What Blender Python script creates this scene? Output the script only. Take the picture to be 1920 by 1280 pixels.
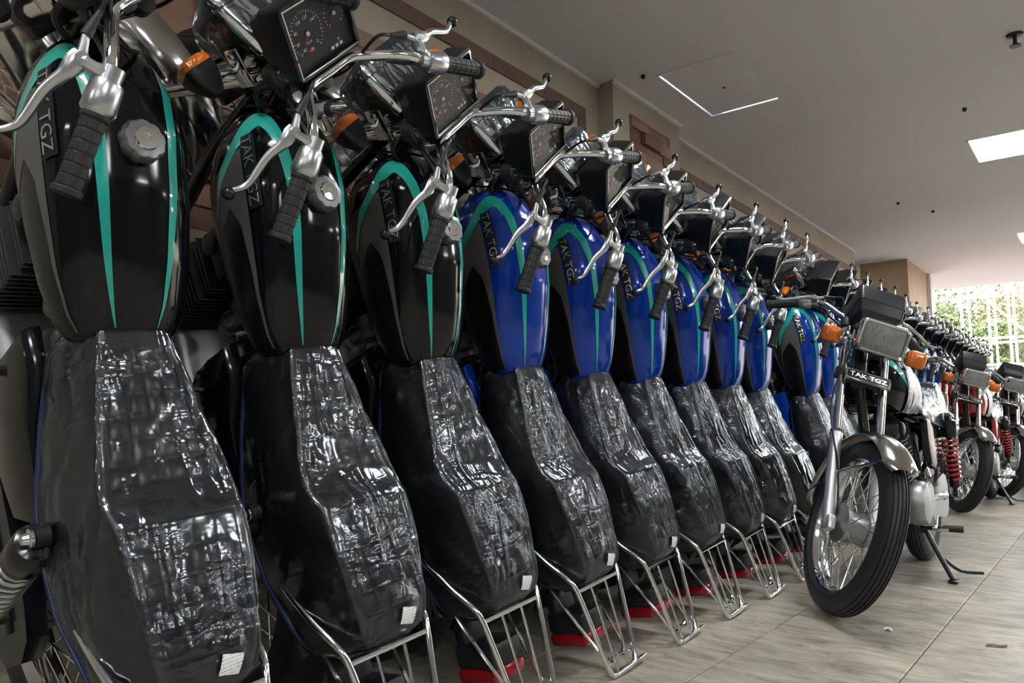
import bpy, bmesh, math, random
import numpy as np
from mathutils import Vector, Matrix, noise

for o in list(bpy.data.objects): bpy.data.objects.remove(o, do_unlink=True)
SC = bpy.context.scene
COL = SC.collection
PI = math.pi
rnd = random.Random(7)

# ------------------------------------------------------------------ camera
FPX, YAW, PITCH, CAMH = 1392.4, 0.6801, 0.1052, 0.63
cd = bpy.data.cameras.new('camera'); cam = bpy.data.objects.new('camera', cd); COL.objects.link(cam)
cd.sensor_width = 36.0; cd.lens = FPX / 1920 * 36; cd.clip_start = 0.02; cd.clip_end = 400
cam.location = (0, 0, CAMH); cam.rotation_euler = (PI/2 + PITCH, 0, YAW)
SC.camera = cam

# ------------------------------------------------------------------ world, sun, exposure
wd = bpy.data.worlds.new('world'); SC.world = wd; wd.use_nodes = True
nt = wd.node_tree; nt.nodes.clear()
sky = nt.nodes.new('ShaderNodeTexSky'); sky.sky_type = 'NISHITA'; sky.sun_disc = False
sky.sun_elevation = math.radians(48); sky.sun_rotation = math.radians(35); sky.air_density = 1.2; sky.dust_density = 3.0
bg = nt.nodes.new('ShaderNodeBackground'); bg.inputs['Strength'].default_value = 0.55
wo = nt.nodes.new('ShaderNodeOutputWorld')
nt.links.new(sky.outputs[0], bg.inputs[0]); nt.links.new(bg.outputs[0], wo.inputs[0])
sd = bpy.data.lights.new('sun', 'SUN'); sd.energy = 9.0; sd.angle = math.radians(0.6); sd.color = (1, 0.95, 0.86)
sun = bpy.data.objects.new('sun', sd); COL.objects.link(sun); sun.rotation_euler = (math.radians(40), 0, math.radians(-28))
PANEL = 26.0            # ceiling LED panels
VS = SC.view_settings
VS.view_transform = 'Standard'; VS.look = 'None'; VS.exposure = 0.62; VS.gamma = 1.0; VS.use_curve_mapping = False

# ------------------------------------------------------------------ materials
MATS = {}
def M(name, col, rough=0.5, metal=0.0, coat=0.0, spec=0.5, trans=0.0, ior=1.45, emit=None, estr=0.0,
      bump=None, colnoise=None, coatr=0.03):
    m = bpy.data.materials.new(name); m.use_nodes = True; MATS[name] = m
    n = m.node_tree.nodes; l = m.node_tree.links; b = n['Principled BSDF']
    b.inputs['Base Color'].default_value = (*col, 1); b.inputs['Roughness'].default_value = rough
    b.inputs['Metallic'].default_value = metal; b.inputs['Coat Weight'].default_value = coat
    b.inputs['Coat Roughness'].default_value = coatr
    b.inputs['Specular IOR Level'].default_value = spec; b.inputs['Transmission Weight'].default_value = trans
    b.inputs['IOR'].default_value = ior
    if emit: b.inputs['Emission Color'].default_value = (*emit, 1); b.inputs['Emission Strength'].default_value = estr
    tc = n.new('ShaderNodeTexCoord')
    if bump:
        sc, st, dist = bump[:3]
        nz = n.new('ShaderNodeTexNoise'); nz.inputs['Scale'].default_value = sc; nz.inputs['Detail'].default_value = 4
        bp = n.new('ShaderNodeBump'); bp.inputs['Strength'].default_value = st; bp.inputs['Distance'].default_value = dist
        l.new(tc.outputs['Object'], nz.inputs['Vector']); l.new(nz.outputs['Fac'], bp.inputs['Height'])
        l.new(bp.outputs[0], b.inputs['Normal'])
    if colnoise:
        sc, c2 = colnoise[:2]
        nz = n.new('ShaderNodeTexNoise'); nz.inputs['Scale'].default_value = sc; nz.inputs['Detail'].default_value = 6
        mp = n.new('ShaderNodeMapping')
        if len(colnoise) > 2: mp.inputs['Scale'].default_value = colnoise[2]
        mx = n.new('ShaderNodeMix'); mx.data_type = 'RGBA'
        cr = n.new('ShaderNodeValToRGB'); cr.color_ramp.elements[0].position = 0.35; cr.color_ramp.elements[1].position = 0.68
        mx.inputs[6].default_value = (*col, 1); mx.inputs[7].default_value = (*c2, 1)
        l.new(tc.outputs['Object'], mp.inputs['Vector']); l.new(mp.outputs[0], nz.inputs['Vector'])
        l.new(nz.outputs['Fac'], cr.inputs[0]); l.new(cr.outputs[0], mx.inputs[0]); l.new(mx.outputs[2], b.inputs['Base Color'])
    return m

chrome = M('chrome', (0.80, 0.81, 0.83), 0.09, 1.0)
chrome_d = M('dark_chrome', (0.42, 0.41, 0.39), 0.16, 1.0)
alu = M('aluminium', (0.56, 0.57, 0.59), 0.28, 1.0, bump=(90, 0.05, 0.001))
slider_alu = M('slider_aluminium', (0.78, 0.80, 0.82), 0.40, 0.85)
cast = M('cast_alloy', (0.34, 0.34, 0.34), 0.42, 0.9, bump=(160, 0.25, 0.001))
castd = M('engine_black_alloy', (0.05, 0.05, 0.052), 0.42, 0.5)
steel = M('spoke_steel', (0.75, 0.76, 0.78), 0.2, 1.0)
blackpl = M('black_plastic', (0.012, 0.013, 0.016), 0.36, bump=(400, 0.06, 0.0005))
blackgl = M('black_gloss_plastic', (0.010, 0.011, 0.014), 0.16)
rubber = M('rubber', (0.016, 0.017, 0.019), 0.55, bump=(300, 0.1, 0.0005))
tyrem = M('tyre_rubber', (0.020, 0.021, 0.023), 0.52)
frameb = M('frame_black', (0.010, 0.010, 0.012), 0.25, coat=0.3)
paint_black = M('paint_black', (0.004, 0.0045, 0.006), 0.10, spec=0.42)
paint_blue = M('paint_blue', (0.002, 0.040, 0.34), 0.14, metal=0.2, spec=0.45, coat=0.25)
paint_red = M('paint_red', (0.35, 0.008, 0.012), 0.18, metal=0.1, coat=1.0)
teal = M('decal_teal', (0.012, 0.36, 0.29), 0.25, coat=0.8)
greyd = M('decal_grey', (0.085, 0.083, 0.082), 0.38)
blackd = M('decal_black', (0.006, 0.006, 0.007), 0.3)
badgem = M('badge_silver', (0.75, 0.75, 0.74), 0.22, 0.9)
capm = M('cap_grey', (0.23, 0.23, 0.24), 0.38, 0.7)
vinyl = M('seat_vinyl', (0.024, 0.026, 0.031), 0.30, bump=(220, 0.10, 0.0008))
bluefilm = M('blue_trim', (0.006, 0.018, 0.065), 0.35)
white_print = M('white_print', (0.75, 0.76, 0.76), 0.5)
red_print = M('red_print', (0.7, 0.03, 0.03), 0.5)
dialm = M('dial_black', (0.018, 0.020, 0.024), 0.4)
amber = M('amber_lens', (0.58, 0.125, 0.002), 0.12, coat=0.6, bump=(75, 0.7, 0.005))
redlens = M('red_lens', (0.24, 0.004, 0.010), 0.16, coat=0.4)
redspring = M('red_spring', (0.40, 0.025, 0.02), 0.3, coat=0.5)
springm = M('spring_silver', (0.62, 0.62, 0.60), 0.25, 0.8)
cable = M('cable_black', (0.010, 0.010, 0.011), 0.4)
reflector = M('reflector', (0.92, 0.93, 0.94), 0.2, 0.95)

def thin_glass(name, ior, rough, bump=None, tint=(1, 1, 1)):
    m = bpy.data.materials.new(name); m.use_nodes = True; n = m.node_tree.nodes; l = m.node_tree.links; n.clear()
    out = n.new('ShaderNodeOutputMaterial'); mix = n.new('ShaderNodeMixShader'); tr = n.new('ShaderNodeBsdfTransparent'); tr.inputs[0].default_value = (*tint, 1)
    gl = n.new('ShaderNodeBsdfGlossy'); gl.inputs['Roughness'].default_value = rough
    fr = n.new('ShaderNodeFresnel'); fr.inputs['IOR'].default_value = ior
    if bump:
        tc = n.new('ShaderNodeTexCoord'); mp = n.new('ShaderNodeMapping'); mp.inputs['Scale'].default_value = bump[0]
        nz = n.new('ShaderNodeTexNoise'); nz.inputs['Scale'].default_value = 1.0; bp = n.new('ShaderNodeBump'); bp.inputs['Strength'].default_value = bump[1]; bp.inputs['Distance'].default_value = bump[2]
        l.new(tc.outputs['Object'], mp.inputs[0]); l.new(mp.outputs[0], nz.inputs['Vector']); l.new(nz.outputs['Fac'], bp.inputs['Height'])
        l.new(bp.outputs[0], gl.inputs['Normal']); l.new(bp.outputs[0], fr.inputs['Normal'])
    l.new(fr.outputs[0], mix.inputs[0]); l.new(tr.outputs[0], mix.inputs[1]); l.new(gl.outputs[0], mix.inputs[2]); l.new(mix.outputs[0], out.inputs[0])
    return m
lensm = thin_glass('headlight_lens', 1.9, 0.08, ((30, 160, 90), 0.8, 0.006), (0.92, 0.94, 0.95))
glassm = thin_glass('dial_glass', 1.16, 0.02)

def film_mat():
    """thin clear polythene: transparent with crinkled specular reflection"""
    m = bpy.data.materials.new('clear_film'); m.use_nodes = True; n = m.node_tree.nodes; l = m.node_tree.links; n.clear()
    out = n.new('ShaderNodeOutputMaterial'); mix = n.new('ShaderNodeMixShader')
    tr = n.new('ShaderNodeBsdfTransparent'); tr.inputs[0].default_value = (0.93, 0.95, 0.96, 1)
    gl = n.new('ShaderNodeBsdfGlossy'); gl.inputs['Roughness'].default_value = 0.15; gl.inputs[0].default_value = (0.88, 0.94, 1, 1)
    df = n.new('ShaderNodeBsdfDiffuse'); df.inputs[0].default_value = (0.55, 0.64, 0.74, 1)
    mg = n.new('ShaderNodeMixShader'); mg.inputs[0].default_value = 0.07
    l.new(gl.outputs[0], mg.inputs[1]); l.new(df.outputs[0], mg.inputs[2])
    fr = n.new('ShaderNodeFresnel'); fr.inputs['IOR'].default_value = 1.72
    tc = n.new('ShaderNodeTexCoord'); oi = n.new('ShaderNodeObjectInfo')
    ad = n.new('ShaderNodeVectorMath'); ad.operation = 'ADD'
    mu = n.new('ShaderNodeVectorMath'); mu.operation = 'SCALE'; mu.inputs['Scale'].default_value = 9.0
    cx = n.new('ShaderNodeCombineXYZ')
    for i in range(3): l.new(oi.outputs['Random'], cx.inputs[i])
    l.new(cx.outputs[0], mu.inputs[0]); l.new(tc.outputs['Object'], ad.inputs[0]); l.new(mu.outputs[0], ad.inputs[1])
    # long diagonal creases + fine crinkle
    def layer(rot, scale, nsc, det, dist):
        mp = n.new('ShaderNodeMapping'); mp.inputs['Rotation'].default_value = rot; mp.inputs['Scale'].default_value = scale
        nz = n.new('ShaderNodeTexNoise'); nz.inputs['Scale'].default_value = nsc; nz.inputs['Detail'].default_value = det
        nz.inputs['Distortion'].default_value = dist
        l.new(ad.outputs[0], mp.inputs['Vector']); l.new(mp.outputs[0], nz.inputs['Vector'])
        s = n.new('ShaderNodeMath'); s.operation = 'SUBTRACT'; s.inputs[1].default_value = 0.5; l.new(nz.outputs['Fac'], s.inputs[0])
        a = n.new('ShaderNodeMath'); a.operation = 'ABSOLUTE'; l.new(s.outputs[0], a.inputs[0])
        return a
    a1 = layer((0, 0, 0.55), (4, 17, 8), 1.0, 2, 0.5)
    a2 = layer((0.3, 0, -0.6), (30, 8, 14), 1.0, 2, 0.6)
    a3 = layer((0, 0.2, 1.1), (60, 30, 30), 1.0, 3, 1.0)
    s1 = n.new('ShaderNodeMath'); s1.operation = 'MULTIPLY'; s1.inputs[1].default_value = 2.6; l.new(a1.outputs[0], s1.inputs[0])
    s2 = n.new('ShaderNodeMath'); s2.operation = 'MULTIPLY_ADD'; s2.inputs[1].default_value = 0.7; l.new(a2.outputs[0], s2.inputs[0]); l.new(s1.outputs[0], s2.inputs[2])
    s3 = n.new('ShaderNodeMath'); s3.operation = 'MULTIPLY_ADD'; s3.inputs[1].default_value = 0.10; l.new(a3.outputs[0], s3.inputs[0]); l.new(s2.outputs[0], s3.inputs[2])
    bp = n.new('ShaderNodeBump'); bp.inputs['Strength'].default_value = 0.7; bp.inputs['Distance'].default_value = 0.018
    mk_ = n.new('ShaderNodeTexNoise'); mk_.inputs['Scale'].default_value = 7; l.new(ad.outputs[0], mk_.inputs['Vector'])
    mr = n.new('ShaderNodeMapRange'); mr.inputs['From Min'].default_value = 0.38; mr.inputs['From Max'].default_value = 0.62; mr.inputs['To Min'].default_value = 0.12; l.new(mk_.outputs['Fac'], mr.inputs['Value'])
    mh = n.new('ShaderNodeMath'); mh.operation = 'MULTIPLY'; l.new(s3.outputs[0], mh.inputs[0]); l.new(mr.outputs[0], mh.inputs[1])
    l.new(mh.outputs[0], bp.inputs['Height'])
    l.new(bp.outputs[0], gl.inputs['Normal']); l.new(bp.outputs[0], fr.inputs['Normal'])
    l.new(fr.outputs[0], mix.inputs[0]); l.new(tr.outputs[0], mix.inputs[1]); l.new(mg.outputs[0], mix.inputs[2])
    l.new(mix.outputs[0], out.inputs[0])
    return m
film = film_mat()

def sticker_mat():
    m = M('paper_sticker', (0.82, 0.84, 0.84), 0.5); n = m.node_tree.nodes; l = m.node_tree.links; b = n['Principled BSDF']
    tc = n.new('ShaderNodeTexCoord'); sep = n.new('ShaderNodeSeparateXYZ'); l.new(tc.outputs['Generated'], sep.inputs[0])
    w = n.new('ShaderNodeMath'); w.operation = 'MULTIPLY'; w.inputs[1].default_value = 7; l.new(sep.outputs[0], w.inputs[0])
    f = n.new('ShaderNodeMath'); f.operation = 'FRACT'; l.new(w.outputs[0], f.inputs[0])
    g = n.new('ShaderNodeMath'); g.operation = 'LESS_THAN'; g.inputs[1].default_value = 0.36; l.new(f.outputs[0], g.inputs[0])
    mp = n.new('ShaderNodeMapping'); mp.inputs['Scale'].default_value = (7, 20, 1); l.new(tc.outputs['Generated'], mp.inputs[0])
    nz = n.new('ShaderNodeTexNoise'); nz.inputs['Scale'].default_value = 1.2; l.new(mp.outputs[0], nz.inputs['Vector'])
    g2 = n.new('ShaderNodeMath'); g2.operation = 'GREATER_THAN'; g2.inputs[1].default_value = 0.5; l.new(nz.outputs['Fac'], g2.inputs[0])
    mu = n.new('ShaderNodeMath'); mu.operation = 'MULTIPLY'; l.new(g.outputs[0], mu.inputs[0]); l.new(g2.outputs[0], mu.inputs[1])
    mx = n.new('ShaderNodeMix'); mx.data_type = 'RGBA'; mx.inputs[6].default_value = (0.82, 0.84, 0.84, 1); mx.inputs[7].default_value = (0.35, 0.37, 0.38, 1)
    l.new(mu.outputs[0], mx.inputs[0]); l.new(mx.outputs[2], b.inputs['Base Color'])
    return m
stickm = sticker_mat()

# ------------------------------------------------------------------ mesh helpers
class G:
    def __init__(s): s.v = []; s.f = []
    def add(s, vs, fs):
        k = len(s.v); s.v += [tuple(map(float, p)) for p in vs]; s.f += [tuple(i + k for i in f) for f in fs]; return s
    def grid(s, P, cu=False, cv=False):
        """P: nu x nv x 3; cu/cv closed"""
        P = np.asarray(P, float); nu, nv = P.shape[:2]; fs = []
        for i in range(nu if cu else nu - 1):
            for j in range(nv if cv else nv - 1):
                a, b = i, (i + 1) % nu; c, d = j, (j + 1) % nv
                fs.append((a*nv + c, a*nv + d, b*nv + d, b*nv + c))
        return s.add(P.reshape(-1, 3), fs)
    def loft(s, rings, caps=True):
        P = np.asarray(rings, float); nu, nv = P.shape[:2]; k = len(s.v)
        s.grid(P, cv=True)
        if caps is True: s.f.append(tuple(k + j for j in range(nv)))
        if caps: s.f.append(tuple(k + (nu-1)*nv + j for j in reversed(range(nv))))
        return s
    def tube(s, path, r, seg=8, closed=False, caps=True):
        p = np.asarray(path, float); n = len(p); r = np.broadcast_to(np.asarray(r, float), (n,))
        T = np.zeros_like(p)
        for i in range(n):
            a = p[(i-1) % n] if (closed or i > 0) else p[i]; b = p[(i+1) % n] if (closed or i < n-1) else p[i]
            T[i] = (b-a) / max(1e-9, np.linalg.norm(b-a))
        u = np.cross(T[0], (0, 0, 1.0));
        if np.linalg.norm(u) < 0.1: u = np.cross(T[0], (0, 1.0, 0))
        u /= np.linalg.norm(u); rings = []
        for i in range(n):
            u = u - T[i]*np.dot(u, T[i]); u /= np.linalg.norm(u); w = np.cross(T[i], u)
            rings.append([p[i] + r[i]*(math.cos(2*PI*k/seg)*u + math.sin(2*PI*k/seg)*w) for k in range(seg)])
        if closed: return s.grid(rings, cu=True, cv=True)
        return s.loft(rings, caps)
    def lathe(s, prof, c=(0, 0, 0), axis=(0, 1, 0), seg=24, caps=True, up=None):
        c = np.asarray(c, float); a = np.asarray(axis, float); a /= np.linalg.norm(a)
        u = np.cross(a, (0, 0, 1.0)) if up is None else np.cross(a, up)
        if np.linalg.norm(u) < 0.1: u = np.cross(a, (1.0, 0, 0))
        u /= np.linalg.norm(u); w = np.cross(a, u)
        rings = [[c + a*h + r*(math.cos(2*PI*k/seg)*u + math.sin(2*PI*k/seg)*w) for k in range(seg)] for r, h in prof]
        return s.loft(rings, caps)
    def ring(s, prof, c, axis, seg=48):
        """closed profile revolved"""
        c = np.asarray(c, float); a = np.asarray(axis, float); a /= np.linalg.norm(a)
        u = np.cross(a, (0, 0, 1.0)); u /= np.linalg.norm(u); w = np.cross(a, u)
        P = [[c + a*h + r*(math.cos(2*PI*k/seg)*u + math.sin(2*PI*k/seg)*w) for r, h in prof] for k in range(seg)]
        return s.grid(P, cu=True, cv=True)
    def box(s, c, size, bev=0.0, seg=2, R=None):
        bm = bmesh.new(); bmesh.ops.create_cube(bm, size=1.0)
        for v in bm.verts: v.co = Vector((v.co.x*size[0], v.co.y*size[1], v.co.z*size[2]))
        if bev > 0: bmesh.ops.bevel(bm, geom=list(bm.edges), offset=bev, segments=seg, profile=0.5, affect='EDGES')
        bm.verts.ensure_lookup_table(); c = Vector(c)
        vs = [((R @ v.co) if R is not None else v.co) + c for v in bm.verts]
        fs = [[v.index for v in f.verts] for f in bm.faces]; bm.free()
        return s.add(vs, fs)
    def sphere(s, c, r, seg=14, rings=8, sc=(1, 1, 1)):
        prof = [(math.sin(PI*i/rings), -math.cos(PI*i/rings)) for i in range(rings+1)]
        P = [[(c[0]+r*sc[0]*q*math.cos(2*PI*k/seg), c[1]+r*sc[1]*q*math.sin(2*PI*k/seg), c[2]+r*sc[2]*h) for k in range(seg)] for q, h in prof]
        return s.grid(P, cv=True)
    def mesh(s, name, mat, smooth=True, ang=38):
        me = bpy.data.meshes.new(name); me.from_pydata(s.v, [], s.f)
        bm = bmesh.new(); bm.from_mesh(me); bmesh.ops.remove_doubles(bm, verts=bm.verts, dist=1e-6)
        bmesh.ops.recalc_face_normals(bm, faces=bm.faces); bm.to_mesh(me); bm.free()
        for m in (mat if isinstance(mat, (list, tuple)) else [mat]): me.materials.append(m)
        if smooth:
            me.polygons.foreach_set('use_smooth', [True]*len(me.polygons)); me.set_sharp_from_angle(angle=math.radians(ang))
        me.update(); return me

def spline(pts, n=6, closed=False):
    p = np.asarray(pts, float); out = []; N = len(p)
    for i in range(N-1):
        p0 = p[max(i-1, 0)]; p1 = p[i]; p2 = p[i+1]; p3 = p[min(i+2, N-1)]
        for k in range(n):
            t = k/n
            out.append(0.5*((2*p1)+(-p0+p2)*t+(2*p0-5*p1+4*p2-p3)*t*t+(-p0+3*p1-3*p2+p3)*t**3))
    out.append(p[-1]); return np.array(out)

def text_geo(txt, size=1.0, extrude=0.0):
    """glyph outlines as (verts, faces); origin left baseline"""
    cu = bpy.data.curves.new('glyphs', 'FONT'); cu.body = txt; cu.size = size; cu.extrude = extrude; cu.resolution_u = 2
    ob = bpy.data.objects.new('glyphs', cu); COL.objects.link(ob)
    dg = bpy.context.evaluated_depsgraph_get(); ev = ob.evaluated_get(dg); me = ev.to_mesh()
    v = np.array([tuple(q.co) for q in me.vertices]); f = [tuple(p.vertices) for p in me.polygons]
    ev.to_mesh_clear(); bpy.data.objects.remove(ob, do_unlink=True); bpy.data.curves.remove(cu)
    return v, f

def obj(name, me, parent=None, mat4=None, **props):
    o = bpy.data.objects.new(name, me); COL.objects.link(o)
    if parent is not None: o.parent = parent
    if mat4 is not None: o.matrix_local = mat4
    for k, v in props.items(): o[k] = v
    return o

# ================================================================== THE SETTING
WX, CZ = -2.30, 2.636           # left wall face, ceiling
Y0R, Y1R = -4.5, 13.0           # room extent along the row
XR = 5.0
floor_base = M('floor_screed', (0.30, 0.285, 0.25), 0.8)
def tile_mat():
    m = M('travertine_tile', (0.47, 0.45, 0.39), 0.42, spec=0.35); n = m.node_tree.nodes; l = m.node_tree.links; b = n['Principled BSDF']
    geo = n.new('ShaderNodeNewGeometry'); oi = n.new('ShaderNodeObjectInfo')
    mp = n.new('ShaderNodeMapping'); mp.inputs['Scale'].default_value = (7, 19, 1)
    ad = n.new('ShaderNodeVectorMath'); ad.operation = 'ADD'
    cx = n.new('ShaderNodeCombineXYZ'); mm = n.new('ShaderNodeMath'); mm.operation = 'MULTIPLY'; mm.inputs[1].default_value = 11
    l.new(oi.outputs['Random'], mm.inputs[0]); l.new(mm.outputs[0], cx.inputs[0]); l.new(mm.outputs[0], cx.inputs[1])
    l.new(geo.outputs['Position'], ad.inputs[0]); l.new(cx.outputs[0], ad.inputs[1]); l.new(ad.outputs[0], mp.inputs['Vector'])
    nz = n.new('ShaderNodeTexNoise'); nz.inputs['Scale'].default_value = 1.0; nz.inputs['Detail'].default_value = 8; nz.inputs['Roughness'].default_value = 0.72
    nz.inputs['Distortion'].default_value = 0.6; l.new(mp.outputs[0], nz.inputs['Vector'])
    cr = n.new('ShaderNodeValToRGB'); e = cr.color_ramp.elements
    e[0].position = 0.30; e[0].color = (0.17, 0.15, 0.115, 1); e[1].position = 0.72; e[1].color = (0.60, 0.56, 0.46, 1)
    k = e.new(0.50); k.color = (0.40, 0.37, 0.295, 1)
    l.new(nz.outputs['Fac'], cr.inputs[0])
    n2 = n.new('ShaderNodeTexNoise'); n2.inputs['Scale'].default_value = 2.6; n2.inputs['Detail'].default_value = 5; l.new(geo.outputs['Position'], n2.inputs['Vector'])
    c2 = n.new('ShaderNodeValToRGB'); c2.color_ramp.elements[0].position = 0.3; c2.color_ramp.elements[0].color = (0.62, 0.61, 0.60, 1); c2.color_ramp.elements[1].position = 0.68
    l.new(n2.outputs['Fac'], c2.inputs[0])
    mx = n.new('ShaderNodeMix'); mx.data_type = 'RGBA'; mx.blend_type = 'MULTIPLY'; mx.inputs[0].default_value = 1
    l.new(cr.outputs[0], mx.inputs[6]); l.new(c2.outputs[0], mx.inputs[7]); l.new(mx.outputs[2], b.inputs['Base Color'])
    bp = n.new('ShaderNodeBump'); bp.inputs['Strength'].default_value = 0.12; bp.inputs['Distance'].default_value = 0.002
    l.new(nz.outputs['Fac'], bp.inputs['Height']); l.new(bp.outputs[0], b.inputs['Normal'])
    return m
tilem = tile_mat()
plaster = M('ceiling_plaster', (0.70, 0.69, 0.70), 0.9, colnoise=(0.7, (0.65, 0.64, 0.65)))
beige = M('beige_stone', (0.40, 0.355, 0.28), 0.6, bump=(60, 0.15, 0.002), colnoise=(3.0, (0.34, 0.30, 0.235)))
brownm = M('brown_stone', (0.155, 0.092, 0.072), 0.5, bump=(50, 0.2, 0.002), colnoise=(5.0, (0.12, 0.07, 0.056)))
brick_mats = [M('brown_brick_%s' % s, c, 0.6, bump=(45, 0.3, 0.003), colnoise=(6.0, tuple(q*0.78 for q in c)))
              for s, c in (('light', (0.30, 0.175, 0.125)), ('mid', (0.24, 0.135, 0.095)), ('dark', (0.19, 0.10, 0.075)))]
pillarm = M('pillar_stone', (0.42, 0.29, 0.19), 0.6, colnoise=(4.0, (0.36, 0.245, 0.16)))
whitem = M('white_paint', (0.72, 0.71, 0.69), 0.6)
wallm = M('wall_paint', (0.10, 0.098, 0.095), 0.8)

def bx(name, lo, hi, mat, parent=None, bev=0.0, **p):
    c = [(a+b)/2 for a, b in zip(lo, hi)]; s = [b-a for a, b in zip(lo, hi)]
    return obj(name, G().box(c, s, bev).mesh(name, mat, smooth=bev > 0), parent, **p)

fl = bx('floor', (-3.2, Y0R, -0.12), (XR, 13.4, -0.006), floor_base, kind='structure')
TX, TY = 0.40, 0.60
tile_me = G().box((TX/2, TY/2, -0.006), (TX-0.0035, TY-0.0035, 0.012), 0.0012, 1).mesh('tile', tilem, smooth=False)
xs = [-2.45 + TX*i for i in range(-2, 9)]      # joints fall on x = -0.85 and -0.45
for i, x in enumerate(xs):
    if x > 0.8: continue
    for j in range(18):
        y = -0.7 + TY*j + (0.3 if i % 2 else 0.0)
        if y + TY > 9.5 or x + TX < -2.35: continue
        t = obj('tile', tile_me, fl); t.location = (x, y, 0)
g = G()
for x in [-2.45 + TX*i for i in range(0, 19)]:
    i = round((x + 2.45) / TX)
    for j in range(-8, 26):
        y = -0.7 + TY*j + (0.3 if i % 2 else 0.0)
        near = (x <= 0.8 and 0 <= j < 18 and y + TY <= 9.5)
        if near or y + TY > 13.4 or y < Y0R or x + TX > XR: continue
        g.box((x+TX/2, y+TY/2, -0.006), (TX-0.0035, TY-0.0035, 0.012))
obj('far_tiles', g.mesh('far_tiles', tilem, smooth=False), fl, kind='stuff')

# ceiling with an access hatch and recessed LED panels
PX0, PW = -0.715, 0.60
panels = [(PX0 + dx, y) for y in (-4.2, -0.75, 2.70, 6.10, 9.55) for dx in (0.0, 2.6, 4.6)]
bmc = G(); zc0, zc1 = CZ, CZ + 0.2
ys_ = sorted({y for _, y in panels}); 
# slab made of strips so that the panels sit in real openings
def slab(x0, x1, y0, y1): bmc.box(((x0+x1)/2, (y0+y1)/2, (zc0+zc1)/2), (x1-x0, y1-y0, zc1-zc0))
HX0, HX1, HY0, HY1 = -1.96, -1.51, 3.78, 4.54
ycuts = sorted([(y, y+PW) for y in ys_]); prev = Y0R
for (a, b) in ycuts + [(Y1R, Y1R)]:
    a = max(a, Y0R)
    if prev < HY0 and a > HY1:
        slab(-3.2, HX0, prev, a); slab(HX0, HX1, prev, HY0); slab(HX0, HX1, HY1, a); slab(HX1, XR, prev, a)
    else: slab(-3.2, XR, prev, a)
    if b > a:
        xc = -3.2
        for dx in (0.0, 2.6, 4.6):
            x0 = PX0 + dx; x1 = min(x0 + PW, XR)
            slab(xc, x0, a, b); xc = x1
        slab(xc, XR, a, b) if xc < XR - 1e-3 else None
    prev = b
ceil = obj('ceiling', bmc.mesh('ceiling', plaster, smooth=False), kind='structure')
hat = obj('access_hatch', G().box(((HX0+HX1)/2, (HY0+HY1)/2, CZ+0.012), (HX1-HX0-0.02, HY1-HY0-0.02, 0.012)).mesh('access_hatch', plaster, smooth=False),
          label='square access hatch set into the grey ceiling', category='ceiling hatch')
g = G()
for (x0, x1, y0, y1) in ((HX0-.012, HX1+.012, HY0-.012, HY0+.004), (HX0-.012, HX1+.012, HY1-.004, HY1+.012), (HX0-.012, HX0+.004, HY0, HY1), (HX1-.004, HX1+.012, HY0, HY1)):
    g.box(((x0+x1)/2, (y0+y1)/2, CZ-0.0005), (x1-x0, y1-y0, 0.0050))
obj('frame', g.mesh('hatch_frame', plaster, smooth=False), hat)
g = G().lathe([(0.0, -0.004), (0.008, -0.004), (0.008, 0.004), (0, 0.004)], (-1.72, 4.18, CZ+0.004), (0, 0, 1), 10)
obj('latch', g.mesh('hatch_latch', blackpl), hat)
ledm = M('led_diffuser', (0.9, 0.9, 0.9), 0.5, emit=(0.96, 0.985, 1.0), estr=PANEL)
def panel(x, y, label):
    x1 = min(x + PW, XR - 0.02)
    e = bpy.data.objects.new('led_panel', None); COL.objects.link(e); e.location = (x, y, CZ); e['label'] = label; e['category'] = 'ceiling light'; e['group'] = 'ceiling LED panels'
    w = x1 - x
    obj('diffuser', G().box((w/2, PW/2, 0.02), (w-0.03, PW-0.03, 0.01)).mesh('diffuser', ledm, smooth=False), e)
    g = G()
    for lo, hi in (((0, 0), (w, 0.016)), ((0, PW-0.016), (w, PW)), ((0, 0), (0.016, PW)), ((w-0.016, 0), (w, PW))):
        g.box(((lo[0]+hi[0])/2, (lo[1]+hi[1])/2, 0.012), (hi[0]-lo[0], hi[1]-lo[1], 0.026))
    obj('frame', g.mesh('panel_frame', whitem, smooth=False), e)
for (x, y) in panels:
    if x > 4.2: continue
    lab = {6.10: 'nearer of the two bright LED panels recessed in the ceiling', 9.55: 'farther of the two LED panels, cut by the right edge of the photo'}.get(y, 'LED panel in the ceiling outside the picture') if x < 0 else 'LED panel in the ceiling outside the picture'
    panel(x, y, lab)
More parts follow.
